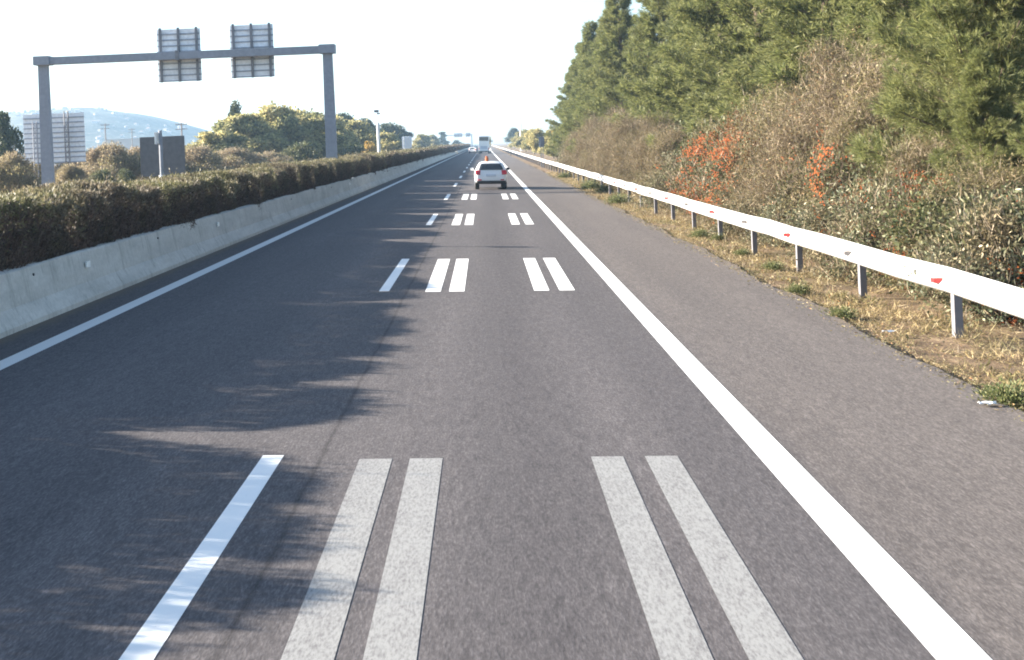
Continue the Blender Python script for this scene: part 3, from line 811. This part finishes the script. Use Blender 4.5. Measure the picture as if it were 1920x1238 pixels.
def bush_proto(name, seed, H, R, nclump, nleaf, lsize, lw, leafm, twigm, ntwig, twig_len, twig_w, trunk=0.0, spread=0.42, leaf_part='foliage', berries=0, stem_part='stems', erect=0.5, rugged=0.9, stem_r=0.03):
    rng = np.random.default_rng(seed)
    root = empty(name)
    C, CR = [], []
    for i in range(nclump):
        az = rng.uniform(0, 2 * math.pi); q = rng.uniform(0, 1)
        rr = R * (1 - 0.75 * q ** 2.2) * rng.uniform(0.25, 0.85)
        z = trunk + (H - trunk) * (0.12 + 0.78 * q) * rng.uniform(rugged * 0.85, 1.03)
        C.append((math.cos(az) * rr, math.sin(az) * rr, z)); CR.append(R * spread * rng.uniform(0.55, 1.15))
    C = np.array(C); CR = np.array(CR)
    def sample(n, shell):
        i = rng.integers(0, nclump, n)
        v = unit(rng.normal(size=(n, 3)))
        r = CR[i] * (rng.uniform(0, 1, n) ** shell)
        lump = 1 + 0.5 * np.sin(v[:, 0] * 7 + i) * np.sin(v[:, 1] * 6 + 2 * i) * np.sin(v[:, 2] * 7)
        p = C[i] + v * (r * lump)[:, None] * np.array([1, 1, 0.85])
        ok = p[:, 2] > 0.03
        return p[ok], v[ok]
    V = []; MI = []
    if nleaf:
        p, v = sample(nleaf, 0.42)
        d = v * 0.6 + rng.normal(0, 0.6, p.shape) + np.array([0, 0, 0.25])
        V.append(leaves(rng, p, d, lsize * rng.uniform(0.6, 1.4, len(p)), lw * rng.uniform(0.6, 1.4, len(p)))); MI.append(np.zeros(len(p), int))
    if ntwig:
        p, v = sample(ntwig, 0.6)
        ctr = np.array([0, 0, trunk * 0.6])
        d = unit(p - ctr) * 0.6 + np.array([0, 0, erect]) + rng.normal(0, 0.5, p.shape)
        V.append(leaves(rng, p - unit(d) * twig_len * 0.4, d, twig_len * rng.uniform(0.4, 1.3, len(p)), twig_w * rng.uniform(0.6, 1.3, len(p)), 0.3)); MI.append(np.ones(len(p), int))
    link(leaf_part, raw_mesh(leaf_part, np.concatenate(V), [leafm or twigm, twigm or leafm], 4, np.concatenate(MI)), root)
    tb = MB()
    if trunk > 0.3:
        tb.tube([(0, 0, -0.3), (0.03, 0.02, trunk * 0.5), (0.0, 0.05, trunk), (0.1, 0, trunk + (H - trunk) * 0.5)], [0.03 * H, 0.024 * H, 0.02 * H, 0.008 * H], 8)
    for i in range(min(nclump, 26)):
        c = C[i]; b0 = np.array([rng.normal(0, 0.1), rng.normal(0, 0.1), trunk * rng.uniform(0.7, 1.0) - 0.1])
        m1 = b0 * 0.45 + c * 0.55 + np.array([0, 0, 0.12 * H]) * rng.uniform(-0.3, 0.8)
        tb.tube([b0, m1, c], [stem_r, stem_r * 0.65, stem_r * 0.25], 5, False)
    link('trunk' if trunk > 0.3 else stem_part, tb.mesh('stems', M['bark_grey'], True), root)
    if berries:
        p, v = sample(berries * 2, 0.1)
        p = p + v * 0.06
        sp = np.sin(p[:, 0] * 3.1 + 1) + np.sin(p[:, 1] * 2.9 + seed) + np.sin(p[:, 2] * 3.3) + rng.normal(0, 0.5, len(p))
        p = p[sp > np.median(sp)]
        k = 6; V = []
        for q in range(k):
            c = p + rng.normal(0, 0.06, p.shape); r = 0.027
            # small four-sided berries
            a = c + np.array([0, 0, r]); T = [c + r * np.array([math.cos(t), math.sin(t), -0.4]) for t in (0.3, 2.4, 4.5)]
            V += [np.stack([a, T[0], T[1]], 1), np.stack([a, T[1], T[2]], 1), np.stack([a, T[2], T[0]], 1)]
        link('berries', raw_mesh('berries', np.concatenate(V), [M['berry']], 3), root)
    return root

PROT = {}
PROT['pine1'] = pine_protos(21, 12.0, 3.1, 135, M['pine'], per=2.9, nl=0.24, nw=0.026)
PROT['pine2'] = pine_protos(22, 12.0, 2.8, 135, M['pine'], per=2.9, nl=0.24, nw=0.026, power=0.55)
PROT['pine3'] = pine_protos(23, 12.0, 3.4, 135, M['pine'], per=2.9, nl=0.24, nw=0.026, power=0.75)
PROT['pine_near'] = pine_protos(24, 9.0, 3.0, 120, M['pine'], per=3.6, nl=0.2, nw=0.012, blades=15)
PROT['pine_far'] = bush_proto('pine_tree', 25, 9.0, 3.6, 26, 9000, 0.42, 0.26, M['pine_far'], M['twig'], 0, 1, 0.1, trunk=2.2, spread=0.36, leaf_part='crown')
PROT['pine_far2'] = bush_proto('pine_tree', 26, 9.0, 3.0, 22, 8000, 0.42, 0.24, M['pine_far'], M['twig'], 0, 1, 0.1, trunk=2.6, spread=0.36, leaf_part='crown')
PROT['cypress'] = bush_proto('cypress_tree', 27, 12.0, 2.0, 34, 6000, 0.5, 0.3, M['pine_far'], M['twig'], 0, 1, 0.1, trunk=0.8, spread=0.34, leaf_part='crown')
PROT['dry1'] = bush_proto('dry_shrub', 31, 4.6, 2.5, 46, 40000, 0.05, 0.021, M['dry_leaf'], M['twig'], 42000, 0.34, 0.0075, spread=0.36, erect=0.15)
PROT['dry2'] = bush_proto('dry_shrub', 32, 3.4, 1.9, 28, 26000, 0.05, 0.021, M['olive'], M['twig'], 26000, 0.32, 0.0075, spread=0.42, erect=0.2)
PROT['olive1'] = bush_proto('olive_shrub', 51, 4.0, 2.3, 44, 46000, 0.055, 0.024, M['olive'], M['twig'], 22000, 0.34, 0.0075, spread=0.36, erect=0.15)
PROT['silver1'] = bush_proto('silvery_bush', 33, 2.2, 1.5, 26, 13000, 0.10, 0.026, M['silver'], M['twig'], 4200, 0.32, 0.012, spread=0.42)
PROT['silver2'] = bush_proto('silvery_bush', 34, 1.8, 1.4, 22, 11000, 0.09, 0.028, M['silver'], M['twig'], 4200, 0.30, 0.012, spread=0.45)
PROT['berry1'] = bush_proto('berry_bush', 35, 3.0, 1.7, 26, 9000, 0.075, 0.04, M['green'], M['twig'], 7000, 0.34, 0.012, spread=0.42, berries=900)
PROT['berry2'] = bush_proto('berry_bush', 36, 2.4, 1.5, 22, 6500, 0.075, 0.04, M['green'], M['twig'], 6500, 0.34, 0.013, spread=0.42, berries=420)
PROT['green1'] = bush_proto('green_bush', 37, 3.0, 1.9, 26, 12000, 0.12, 0.06, M['green'], M['twig'], 2500, 0.4, 0.016, spread=0.42)
PROT['autumn1'] = bush_proto('autumn_tree', 38, 8.4, 4.2, 60, 17000, 0.36, 0.2, M['autumn'], M['twig'], 2500, 0.9, 0.03, trunk=1.4, spread=0.22, leaf_part='crown', stem_r=0.07, rugged=0.75)
PROT['autumn2'] = bush_proto('autumn_tree', 39, 6.3, 3.6, 54, 15000, 0.32, 0.18, M['autumn'], M['twig'], 3500, 0.8, 0.03, trunk=0.9, spread=0.24, leaf_part='crown', stem_r=0.06, rugged=0.75)
PROT['gold'] = bush_proto('golden_tree', 40, 4.0, 1.9, 18, 5000, 0.28, 0.2, M['gold'], M['twig'], 0, 0.7, 0.03, trunk=1.0, spread=0.4, leaf_part='crown', stem_r=0.05)
PROT['brown_far'] = bush_proto('brown_shrub', 41, 3.8, 3.4, 60, 15000, 0.15, 0.08, M['tan'], M['twig_far'], 12000, 0.5, 0.022, spread=0.24, erect=0.2, rugged=0.75)
PROT['green_far'] = bush_proto('green_bush', 42, 2.6, 2.4, 26, 8000, 0.2, 0.12, M['green'], M['twig'], 1500, 0.5, 0.025, spread=0.4)
PKIDS = {k: list(v.children) for k, v in PROT.items()}
for k, v in PROT.items(): CH[v.name] = PKIDS[k]
USED = set()
def plant(kind, x, y, sxy, sz, label, cat, group=None, rz=None, z=None):
    if rz is None: rz = (x * 7.31 + y * 3.17) % 6.28
    if kind in USED: o = copy_tree(PROT[kind])
    else: o = PROT[kind]; USED.add(kind)
    o.location = (x, y, (road_z(x) - 0.06 if z is None else z))
    o.scale = (sxy, sxy, sz); o.rotation_euler = (0, 0, rz if rz is not None else random.uniform(0, 6.28))
    return tag(o, label, cat, group)

# -- right side: wall of pines
GP = 'tall pines behind the right guardrail'
pines = [
 ('pine_near', 9.6, 24.5, 1.0, 1.0, 'nearest pine, its dark lower branch reaching in at the right edge of the view'),
 ('pine_near', 8.8, 22.6, 0.5, 0.46, 'young pine with soft low branches under the nearest pine, just above the rail'),
 ('pine_near', 9.3, 20.0, 0.55, 0.52, 'young pine at the right edge of the view above the rail'),
 ('pine1', 12.6, 29.0, 1.1, 1.05, 'tall pine filling the top right corner behind the nearest pine'),
 ('pine3', 12.2, 36.5, 1.05, 1.0, 'tall pine behind the big dry shrub, second from the right edge'),
 ('pine2', 11.6, 43.5, 1.35, 1.05, 'tall pine left of the big dry shrub, cut off by the top edge'),
 ('pine1', 11.2, 50.0, 1.30, 1.1, 'tall pine above the orange berry bushes'),
 ('pine3', 10.9, 57.0, 1.30, 1.15, 'tall pine just left of the orange berry bushes'),
 ('pine2', 10.8, 65.0, 1.35, 1.2, 'tall pine over the dark green bush'),
 ('pine1', 10.7, 75.5, 1.25, 1.26, 'tall pine right of the notch of sky at the top edge'),
 ('pine2', 10.4, 93.0, 1.35, 1.12, 'pine left of the notch of sky, tip touching the top edge'),
 ('pine3', 10.4, 103.0, 1.35, 1.12, 'pine on the sloping end of the pine wall, fourth from its far end'),
 ('pine1', 10.4, 115.0, 1.40, 1.13, 'pine on the sloping end of the pine wall, third from its far end'),
 ('pine2', 10.3, 128.0, 1.3, 1.06, 'pine second from the far end of the pine wall'),
 ('pine3', 10.2, 143.0, 1.3, 0.93, 'last and lowest pine at the far left end of the pine wall'),
 ('pine3', 13.6, 54.0, 1.25, 1.1, 'second row pine above the orange berry bushes'),
 ('pine2', 13.4, 71.0, 1.3, 1.1, 'second row pine right of the notch of sky'),
 ('pine1', 13.0, 99.0, 1.3, 1.02, 'second row pine left of the notch of sky'),
 ('pine3', 12.8, 122.0, 1.3, 0.98, 'second row pine near the far end of the pine wall'),
 ('pine2', 16.5, 34.0, 1.2, 1.2, 'deep background pine hidden behind the front row at the right'),
 ('pine3', 16.0, 48.0, 1.2, 1.2, 'background pine between the front row pines above the berries'),
 ('pine1', 15.5, 66.0, 1.2, 1.15, 'background pine deeper behind the notch of sky'),
 ('pine3', 15.0, 85.0, 1.2, 0.95, 'background pine filling in under the notch of sky'),
]
for a in pines: plant(*a, 'pine tree', GP)
# -- shrubs between rail and pines
GS = 'shrubs behind the guardrail'
shr = [
 ('green1', 7.4, 18.4, 0.7, 0.62, 'dark green bush behind the rail at the right edge of the view'),
 ('green1', 7.9, 21.8, 0.7, 0.55, 'green bush below the near pine, left of the right edge'),
 ('green1', 8.6, 26.0, 0.8, 0.95, 'green bush between the near pine and the big dry shrub'),
 ('green1', 8.9, 43.0, 0.9, 1.25, 'green bush rising behind the orange berry bushes'),
 ('green1', 8.7, 53.0, 1.0, 1.1, 'green bush left of the leftmost berry bush'),
 ('berry1', 7.5, 25.2, 0.5, 0.62, 'small bush with orange sprays below the big dry shrub'),
 ('berry1', 7.3, 21.6, 0.42, 0.55, 'small orange berried bush close behind the rail at the right'),
 ('berry1', 8.0, 31.6, 0.6, 0.8, 'orange berried bush in front of the big dry shrub'),
 ('berry1', 8.1, 47.2, 0.7, 0.85, 'leftmost loose orange berry bush'),
 ('green1', 8.4, 37.4, 0.8, 1.0, 'green bush between the berry bushes and the big dry shrub'),
 ('green1', 8.2, 29.6, 0.7, 0.8, 'green bush at the foot of the big dry shrub'),
 ('green1', 7.9, 23.4, 0.75, 0.72, 'green bush under the near pine branch'),
 ('olive1', 9.3, 40.5, 1.15, 1.18, 'olive brown shrub rising between the pine and the big dry shrub'),
 ('olive1', 8.9, 27.6, 1.0, 1.0, 'olive shrub right of the big dry shrub, beside the pine branch'),
 ('olive1', 9.5, 28.8, 1.3, 1.26, 'tall olive brown growth behind the big dry shrub, by the near pine'),
 ('olive1', 8.9, 47.5, 1.0, 0.95, 'olive shrub behind the pair of orange berry bushes'),
 ('olive1', 8.4, 55.5, 1.0, 0.82, 'olive shrub left of the leafy green bush'),
 ('berry1', 8.3, 41.5, 1.0, 1.22, 'taller berry bush between the pair, orange sprays at its top'),
 ('berry2', 8.0, 34.2, 1.0, 1.15, 'shrub with loose orange sprays left of the big dry shrub'),
 ('berry2', 8.2, 30.6, 1.0, 1.2, 'shrub with a few orange sprays at the foot of the big dry shrub'),
 ('olive1', 8.2, 20.6, 0.75, 0.62, 'olive shrub under the near pine at the right edge'),
 ('olive1', 8.7, 67.0, 1.0, 0.9, 'olive shrub left of the purplish bare shrub'),
 ('olive1', 8.9, 91.0, 1.1, 1.0, 'olive shrub between brown ones along the far pine wall'),
 ('dry1', 8.9, 31.5, 1.15, 1.12, 'big bare dry shrub, the tallest brown one in front of the pines'),
 ('olive1', 8.7, 35.4, 1.1, 1.02, 'olive twiggy shrub directly left of the tallest brown one'),
 ('dry2', 8.2, 28.0, 1.05, 1.0, 'dry brown shrub below the nearest pine branch'),
 ('dry2', 8.2, 24.0, 0.9, 0.75, 'low dry shrub under the nearest pine at the right'),
 ('berry1', 7.9, 44.0, 1.1, 1.0, 'bush thick with orange berries, left one of the pair'),
 ('berry1', 7.7, 38.5, 1.0, 0.98, 'bush thick with orange berries, right one of the pair'),
 ('berry2', 7.8, 27.0, 1.0, 1.05, 'green bush with few orange berries in front of the big dry shrub'),
 ('berry2', 7.5, 22.2, 0.85, 0.85, 'green bush with a spray of orange berries just above the rail'),
 ('berry2', 7.9, 18.3, 0.8, 0.75, 'berry bush cut off by the right edge of the view'),
 ('silver1', 7.2, 26.4, 0.9, 0.62, 'silvery leaved bush by the fifth post, below the big dry shrub'),
 ('silver2', 7.1, 23.2, 1.0, 0.95, 'silvery bush directly behind the rail left of the berry spray'),
 ('green1', 7.4, 20.6, 0.72, 0.62, 'yellowish green bush behind the rail right of the berry spray'),
 ('silver2', 7.2, 17.8, 1.0, 0.95, 'silvery bush with pale dry leaves at the right edge above the rail'),
 ('silver1', 7.3, 30.5, 0.8, 0.6, 'silvery bush below the right orange berry bush'),
 ('silver2', 7.2, 34.5, 0.9, 0.62, 'low silvery bush between the two thick berry bushes'),
 ('dry2', 7.7, 33.0, 0.8, 0.72, 'low brown shrub right of the thick orange berry bush'),
 ('green1', 8.6, 49.0, 1.0, 1.1, 'leafy green bush left of the orange berry pair'),
 ('silver1', 7.4, 48.5, 1.0, 0.95, 'silvery bush behind the rail left of the berries'),
 ('dry2', 7.9, 53.0, 1.0, 0.9, 'pale dry shrub left of the leafy green bush'),
 ('green1', 9.1, 60.0, 1.1, 1.2, 'dark green bush at the foot of the pines'),
 ('dry1', 8.6, 64.0, 1.0, 0.86, 'brown shrub at the foot of the notch pine'),
 ('dry2', 7.9, 59.5, 0.95, 0.85, 'low brown shrub by the rail in front of the dark green bush'),
 ('dry1', 8.6, 73.0, 1.05, 0.95, 'purplish bare shrub under the slender pine'),
 ('dry2', 7.9, 69.0, 1.0, 0.8, 'low dry shrub right of the purplish bare shrub'),
 ('dry1', 8.8, 85.0, 1.1, 1.05, 'tall brown shrub half way along the pine wall'),
 ('dry2', 7.8, 80.0, 1.0, 0.9, 'low brown shrub by the rail past the purplish one'),
 ('dry1', 9.0, 98.0, 1.1, 1.08, 'brown shrub below the sloping end of the pine wall'),
 ('dry2', 7.9, 93.0, 1.1, 0.95, 'rounded dry shrub behind the far rail'),
 ('dry1', 9.0, 113.0, 1.1, 1.0, 'brown shrub near the far end of the pine wall'),
 ('dry2', 8.0, 107.0, 1.1, 1.0, 'dry shrub right of the narrow blue grey sign'),
 ('silver1', 7.9, 121.0, 1.2, 1.0, 'grey shrub just beside the narrow blue grey sign'),
]
for a in shr: plant(*a, 'shrub', GS)
# -- far right: yellowing trees along the rail
fr = [
 ('autumn2', 10.2, 152.0, 0.62, 0.62, 'yellow green tree just past the end of the pine wall'),
 ('autumn2', 9.8, 172.0, 0.66, 0.68, 'yellowing tree left of the narrow blue grey sign'),
 ('autumn1', 10.6, 196.0, 0.62, 0.60, 'yellowing tree with golden top beside the pale slim mast'),
 ('autumn2', 10.0, 228.0, 0.75, 0.82, 'olive tree left of the pale slim mast'),
 ('autumn1', 10.6, 270.0, 0.75, 0.72, 'pale olive tree above the short black upright'),
 ('autumn2', 10.6, 325.0, 0.95, 0.95, 'small olive tree far along the right side'),
 ('autumn1', 11.5, 400.0, 0.95, 0.78, 'hazy tree far along the right side near the coach'),
 ('pine_far', 12.5, 520.0, 1.0, 0.98, 'dark hazy pine beside the coach at the end of the right row'),
]
for a in fr: plant(*a, 'tree', 'trees far along the right side')
plant('gold', 10.6, 186.0, 0.7, 1.1, 'small orange tinted tree by the pale slim mast', 'tree', 'trees far along the right side')

# -- left side beyond the opposite carriageway
def pl(kind, px, d, H0, R0, ptop, wpx, label, cat, group):
    """place a plant at distance d: crown top at photo row ptop, crown width wpx"""
    p = at(px, ptop, d)
    sz = (p.z - 0.25) / H0; sxy = (wpx / F_PX * d) / (2 * R0)
    return plant(kind, p.x, d, sxy, sz, label, cat, group, z=0.22)
GL = 'trees beyond the opposite carriageway'
for a in [
 ('pine_far', -2, 112, 8.8, 3.3, 206, 80, 'round dark tree cut off by the left edge of the view'),
 ('autumn1', 405, 150, 7.9, 4.4, 240, 170, 'pale yellow tree at the left end of the yellowing clump'),
 ('autumn1', 455, 160, 7.9, 4.4, 206, 190, 'yellowing tree in the middle of the clump between the gantry posts'),
 ('pine_far2', 438, 185, 8.8, 2.8, 193, 44, 'dark pine tip rising above the yellowing clump'),
 ('autumn2', 520, 165, 5.9, 3.7, 200, 190, 'tallest yellow green tree of the clump, left of the right gantry post'),
 ('autumn1', 580, 170, 7.9, 4.4, 204, 180, 'green tree of the clump touching the right gantry post'),
 ('autumn1', 490, 185, 7.9, 4.4, 212, 170, 'olive tree closing the gap in the middle of the yellowing clump'),
 ('autumn2', 550, 190, 5.9, 3.7, 209, 170, 'olive tree behind the clump, just left of the right gantry post'),
 ('autumn2', 625, 195, 5.9, 3.7, 222, 120, 'yellowing tree showing on both sides of the right gantry post'),
 ('pine_far', 645, 250, 8.8, 3.3, 210, 70, 'dark pine just right of the right gantry post'),
 ('autumn2', 662, 215, 5.9, 3.7, 228, 110, 'yellow green tree right of the right gantry post'),
 ('pine_far2', 690, 280, 8.8, 2.8, 224, 60, 'dark pine left of the white mast'),
 ('pine_far', 728, 300, 8.8, 3.3, 229, 70, 'dark pine right of the white mast'),
 ('pine_far2', 752, 340, 8.8, 2.8, 236, 50, 'dark pine above the small three ribbed sign'),
 ('autumn2', 717, 240, 5.9, 3.7, 250, 100, 'low olive tree behind the white mast'),
 ('autumn1', 790, 420, 7.9, 4.4, 249, 50, 'hazy olive tree right of the three ribbed sign'),
 ('autumn2', 812, 520, 5.9, 3.7, 253, 40, 'small hazy tree left of the far cypress'),
]: pl(*a, 'tree', GL)
pl('cypress', 830, 640, 12.2, 2.2, 243, 22, 'dark pointed cypress far along the left side', 'tree', GL)
pl('gold', 692, 205, 4.0, 1.9, 264, 32, 'small golden tree left of the white mast', 'tree', GL)
pl('green_far', 856, 640, 2.7, 2.6, 263, 30, 'low dark bush at the far end of the hedge', 'bush', GL)
GB = 'shrubs beyond the opposite carriageway'
for a in [
 ('brown_far', 15, 74, 3.6, 3.4, 284, 170, 'brown leafless shrub in front of the large ribbed sign at the left edge'),
 ('brown_far', 130, 78, 3.6, 3.4, 306, 110, 'low brown shrub right of the left gantry post'),
 ('brown_far', 205, 100, 3.6, 3.4, 266, 175, 'tall pale brown shrub between the ribbed sign and the dark sign'),
 ('brown_far', 262, 108, 3.6, 3.4, 274, 160, 'brown shrub partly behind the dark square sign'),
 ('green_far', 190, 88, 2.7, 2.6, 318, 70, 'low dark green bush below the pale brown shrub'),
 ('green_far', 235, 90, 2.7, 2.6, 316, 50, 'small dark green bush left of the dark square sign'),
 ('brown_far', 365, 112, 3.6, 3.4, 272, 180, 'pale dry shrub right of the dark square sign'),
 ('brown_far', 430, 118, 3.6, 3.4, 276, 190, 'grey brown shrub below the yellowing clump'),
 ('green_far', 470, 122, 2.7, 2.6, 288, 110, 'dark green bush below the yellowing clump'),
 ('green_far', 560, 135, 2.7, 2.6, 268, 120, 'dark green bush left of the right gantry post'),
 ('green_far', 660, 160, 2.7, 2.6, 273, 90, 'dark green bush right of the right gantry post'),
 ('brown_far', 160, 112, 3.6, 3.4, 280, 170, 'pale thicket behind the right lattice post'),
 ('brown_far', 320, 118, 3.6, 3.4, 282, 170, 'pale thicket hidden behind the dark square sign, showing at its right'),
 ('brown_far', 500, 128, 3.6, 3.4, 283, 150, 'tan thicket at the foot of the tallest yellow green tree'),
 ('brown_far', 60, 96, 3.6, 3.4, 300, 150, 'brown shrub behind the lattice posts'),
]: pl(*a, 'shrub', GB)

# -- verge: dry grass, leaf litter, weeds
rng = np.random.default_rng(77)
V = []
n = 80000
y = 8 + 100 * rng.uniform(0, 1, n) ** 1.6; x = 4.82 + 0.06 * np.sin(y * 0.9) + np.abs(rng.normal(0, 1.0, n)).clip(0, 3.2)
cl = (np.sin(x * 5 + 2 * np.sin(y * 1.3)) * np.sin(y * 2.1 + x) + 0.7 * np.sin(y * 0.83 + 2 * x) + rng.normal(0, 0.3, n)) > -0.45
x, y = x[cl], y[cl]; n = len(x)
P = np.stack([x, y, -CROSS * np.minimum(x, 9) - 0.06], 1)
D = np.stack([rng.normal(0, 0.8, n), rng.normal(0, 0.8, n), np.abs(rng.normal(0.45, 0.4, n))], 1)
V.append(leaves(rng, P, D, rng.uniform(0.04, 0.22, n) * np.clip(0.4 + (x - 4.8) * 0.6, 0.4, 1.2), rng.uniform(0.004, 0.010, n) * (1 + y / 60), 0.3))
tag(link('dry_grass', raw_mesh('dry_grass', np.concatenate(V), [M['straw']])), 'straw coloured dry grass on the verge under the guardrail', 'grass', kind='stuff')
n = 22000
y = 8 + 90 * rng.uniform(0, 1, n) ** 1.5; x = 4.82 + np.where(rng.uniform(size=n) < 0.2, -np.abs(rng.normal(0, 0.14, n)), np.abs(rng.normal(0, 0.9, n)))
P = np.stack([x, y, -CROSS * x - 0.045 + rng.uniform(0, 0.03, n)], 1)
P[x < 4.95, 2] += 0.055
D = np.stack([rng.normal(0, 1, n), rng.normal(0, 1, n), rng.normal(0.1, 0.2, n)], 1)
tag(link('leaf_litter', raw_mesh('leaf_litter', leaves(rng, P, D, rng.uniform(0.02, 0.06, n), rng.uniform(0.006, 0.018, n)), [M['dry_leaf']])), 'brown fallen leaves and twigs along the asphalt edge', 'leaf litter', kind='stuff')

n = 16000
y = 8 + 90 * rng.uniform(0, 1, n) ** 1.5; x = 5.2 + np.abs(rng.normal(0, 1.0, n)).clip(0, 2.6)
cl = (np.sin(x * 3.3 + y * 0.7) + np.sin(y * 1.9 - x * 2) + rng.normal(0, 0.35, n)) > 0.75
x, y = x[cl], y[cl]; n = len(x)
P = np.stack([x, y, -CROSS * x - 0.05 + np.abs(rng.normal(0, 0.03, n))], 1)
D = np.stack([rng.normal(0, 0.8, n), rng.normal(0, 0.8, n), np.abs(rng.normal(0.6, 0.4, n))], 1)
tag(link('ground_cover', raw_mesh('ground_cover', leaves(rng, P, D, rng.uniform(0.03, 0.11, n), rng.uniform(0.012, 0.03, n) * (1 + y / 80)), [M['olive']])), 'low olive ground cover in patches under the guardrail', 'ground cover', kind='stuff')
def weed_proto(seed):
    rng = np.random.default_rng(seed); n = 1800
    p = np.stack([rng.normal(0, 0.13, n), rng.normal(0, 0.13, n), np.abs(rng.normal(0, 0.11, n)) + 0.02], 1)
    d = np.stack([p[:, 0] * 3 + rng.normal(0, 0.3, n), p[:, 1] * 3 + rng.normal(0, 0.3, n), np.abs(rng.normal(0.8, 0.3, n))], 1)
    return raw_mesh('weed_tuft', leaves(rng, p, d, rng.uniform(0.03, 0.08, n), rng.uniform(0.012, 0.026, n)), [M['weed']])
wm = [weed_proto(1), weed_proto(2), weed_proto(3), weed_proto(4)]
def y_near(d): return d < 40
for i, (px, py, sc, lab) in enumerate([
  (1890, 752, 1.35, 'largest green weed tuft, at the asphalt edge beside the white litter'),
  (1578, 592, 1.05, 'bright green weed tuft left of the second nearest guardrail post'),
  (1497, 547, 1.0, 'flat dark green weed tuft below the third guardrail post'),
  (1450, 502, 1.0, 'green weed tuft between the third and fourth guardrail posts'),
  (1392, 476, 0.9, 'small green tuft at the foot of the fourth guardrail post'),
  (1312, 443, 1.3, 'round green weed tuft at the foot of the sixth guardrail post'),
  (1345, 448, 0.9, 'small green tuft at the foot of the fifth guardrail post'),
  (1160, 380, 1.9, 'wide green weed patch where the long thin shadow meets the verge'),
  (1108, 354, 2.0, 'bright green weed patch left of the shadow on the far verge'),
  (1135, 360, 1.9, 'green weed patch under the rail past the shadow'),
  (1060, 333, 2.0, 'far green weed tuft by the guardrail')]):
    x, s = ground_at(px, py)
    o = link('weed_tuft', wm[i % 4], None, (x, s, road_z(x) - 0.05)); k6 = 0.62 if y_near(s) else 0.8; o.scale = (sc * k6, sc * k6 * random.uniform(0.85, 1.3), sc * k6 * random.uniform(0.8, 1.1)); o.rotation_euler = (0, 0, random.uniform(0, 6))
    tag(o, lab, 'weed', 'green weed tufts on the verge')
def litter(px, py, sc, lab):
    x, s = ground_at(px, py); mb = MB(); r = random.Random(px)
    rows = [[(0.055 * (i - 2) + r.uniform(-.012, .012), 0.04 * (j - 1.5) + r.uniform(-.01, .01), r.uniform(0.01, 0.05)) for i in range(5)] for j in range(4)]
    mb.grid(rows); o = mb.build('paper_scrap', M['litter'], None, (x, s, road_z(x) + 0.01))
    so_ = o.modifiers.new("thickness", 'SOLIDIFY'); so_.thickness = 0.004
    o.scale = (sc, sc, sc); tag(o, lab, 'litter', 'white litter on the verge')
litter(1852, 762, 0.75, 'white scrap of litter on the asphalt edge beside the largest weed tuft')
litter(1666, 625, 0.7, 'white scrap of litter in the dry grass between the nearest two posts')

# ------------------------------------------------------------------ far hill with its houses
ridge = [(-1200, 30), (-900, 42), (-700, 44), (-600, 53), (-525, 60), (-456, 64), (-400, 54), (-351, 38), (-301, 21), (-240, 8), (-180, 0)]
rx, rzv = [r[0] for r in ridge], [r[1] for r in ridge]
rng = np.random.default_rng(4)
n1, n2, n3 = Noise1(rng, 42), Noise1(rng, 15), Noise1(rng, 60)
def hill_z(x, y):
    h = np.interp(x, rx, rzv); u = (y - 1500) / 420.0
    return h * math.exp(-u * u * 1.4) + float(0.03 * h * n1(x + y * 0.4) + 0.02 * h * n2(x - y * 0.7)) - 0.3
mb = MB(); mb.grid([[(x, y, hill_z(x, y)) for x in np.linspace(-1200, -180, 86)] for y in np.linspace(850, 2200, 60)])
tag(mb.build('hill', M['scrub'], None, None, True), kind='structure')
def house_mesh(w_, d_, h_):
    mb = MB(); mb.box(-w_ / 2, w_ / 2, -d_ / 2, d_ / 2, -3, h_)
    mb.mi = 1
    a = [mb.bm.verts.new(p) for p in ((-w_ / 2 - .3, -d_ / 2 - .3, h_ + .02), (w_ / 2 + .3, -d_ / 2 - .3, h_ + .02), (w_ / 2 + .3, d_ / 2 + .3, h_ + .02), (-w_ / 2 - .3, d_ / 2 + .3, h_ + .02), (-w_ / 2 + .8, 0, h_ + .7), (w_ / 2 - .8, 0, h_ + .7))]
    for f in ((0, 1, 5, 4), (1, 2, 5), (2, 3, 4, 5), (3, 0, 4), (0, 3, 2, 1)): mb.face([a[i] for i in f])
    return mb.mesh('house', [M['render_white'], M['roof_tile']])
hm = [house_mesh(3.4, 4, 1.5), house_mesh(4.6, 4, 1.8), house_mesh(2.6, 3, 1.3)]
for i in range(190):
    x = rng.uniform(-680, -270); y = rng.uniform(1120, 1480)
    z = hill_z(x, y)
    o = link('house', hm[i % 3], None, (x, y, z)); o.rotation_euler = (0, 0, rng.uniform(-0.6, 0.6))
    tag(o, 'tiny white house on the hazy far hillside', 'house', 'white houses on the far hillside')
p = at(252, 262, 640)
wb = MB(); wb.box(-12, 12, -6, 6, -3, p.z - 0.3, 0.1)
root = empty('long_building', (p.x, 640, 0.3)); tag(root, 'long low white building below the hill, left of the dark square sign', 'building')
wb.build('wall', M['render_white'], root)
MB().box(-12.4, 12.4, -6.4, 6.4, p.z - 0.28, p.z + 0.3).build('roof', M['render_white'], root)
for k in range(6):
    MB().box(-10 + 4 * k - 0.9, -10 + 4 * k + 0.9, -6.03, -5.9, 1.6, 3.4).build('window', M['glass_dark'], root)
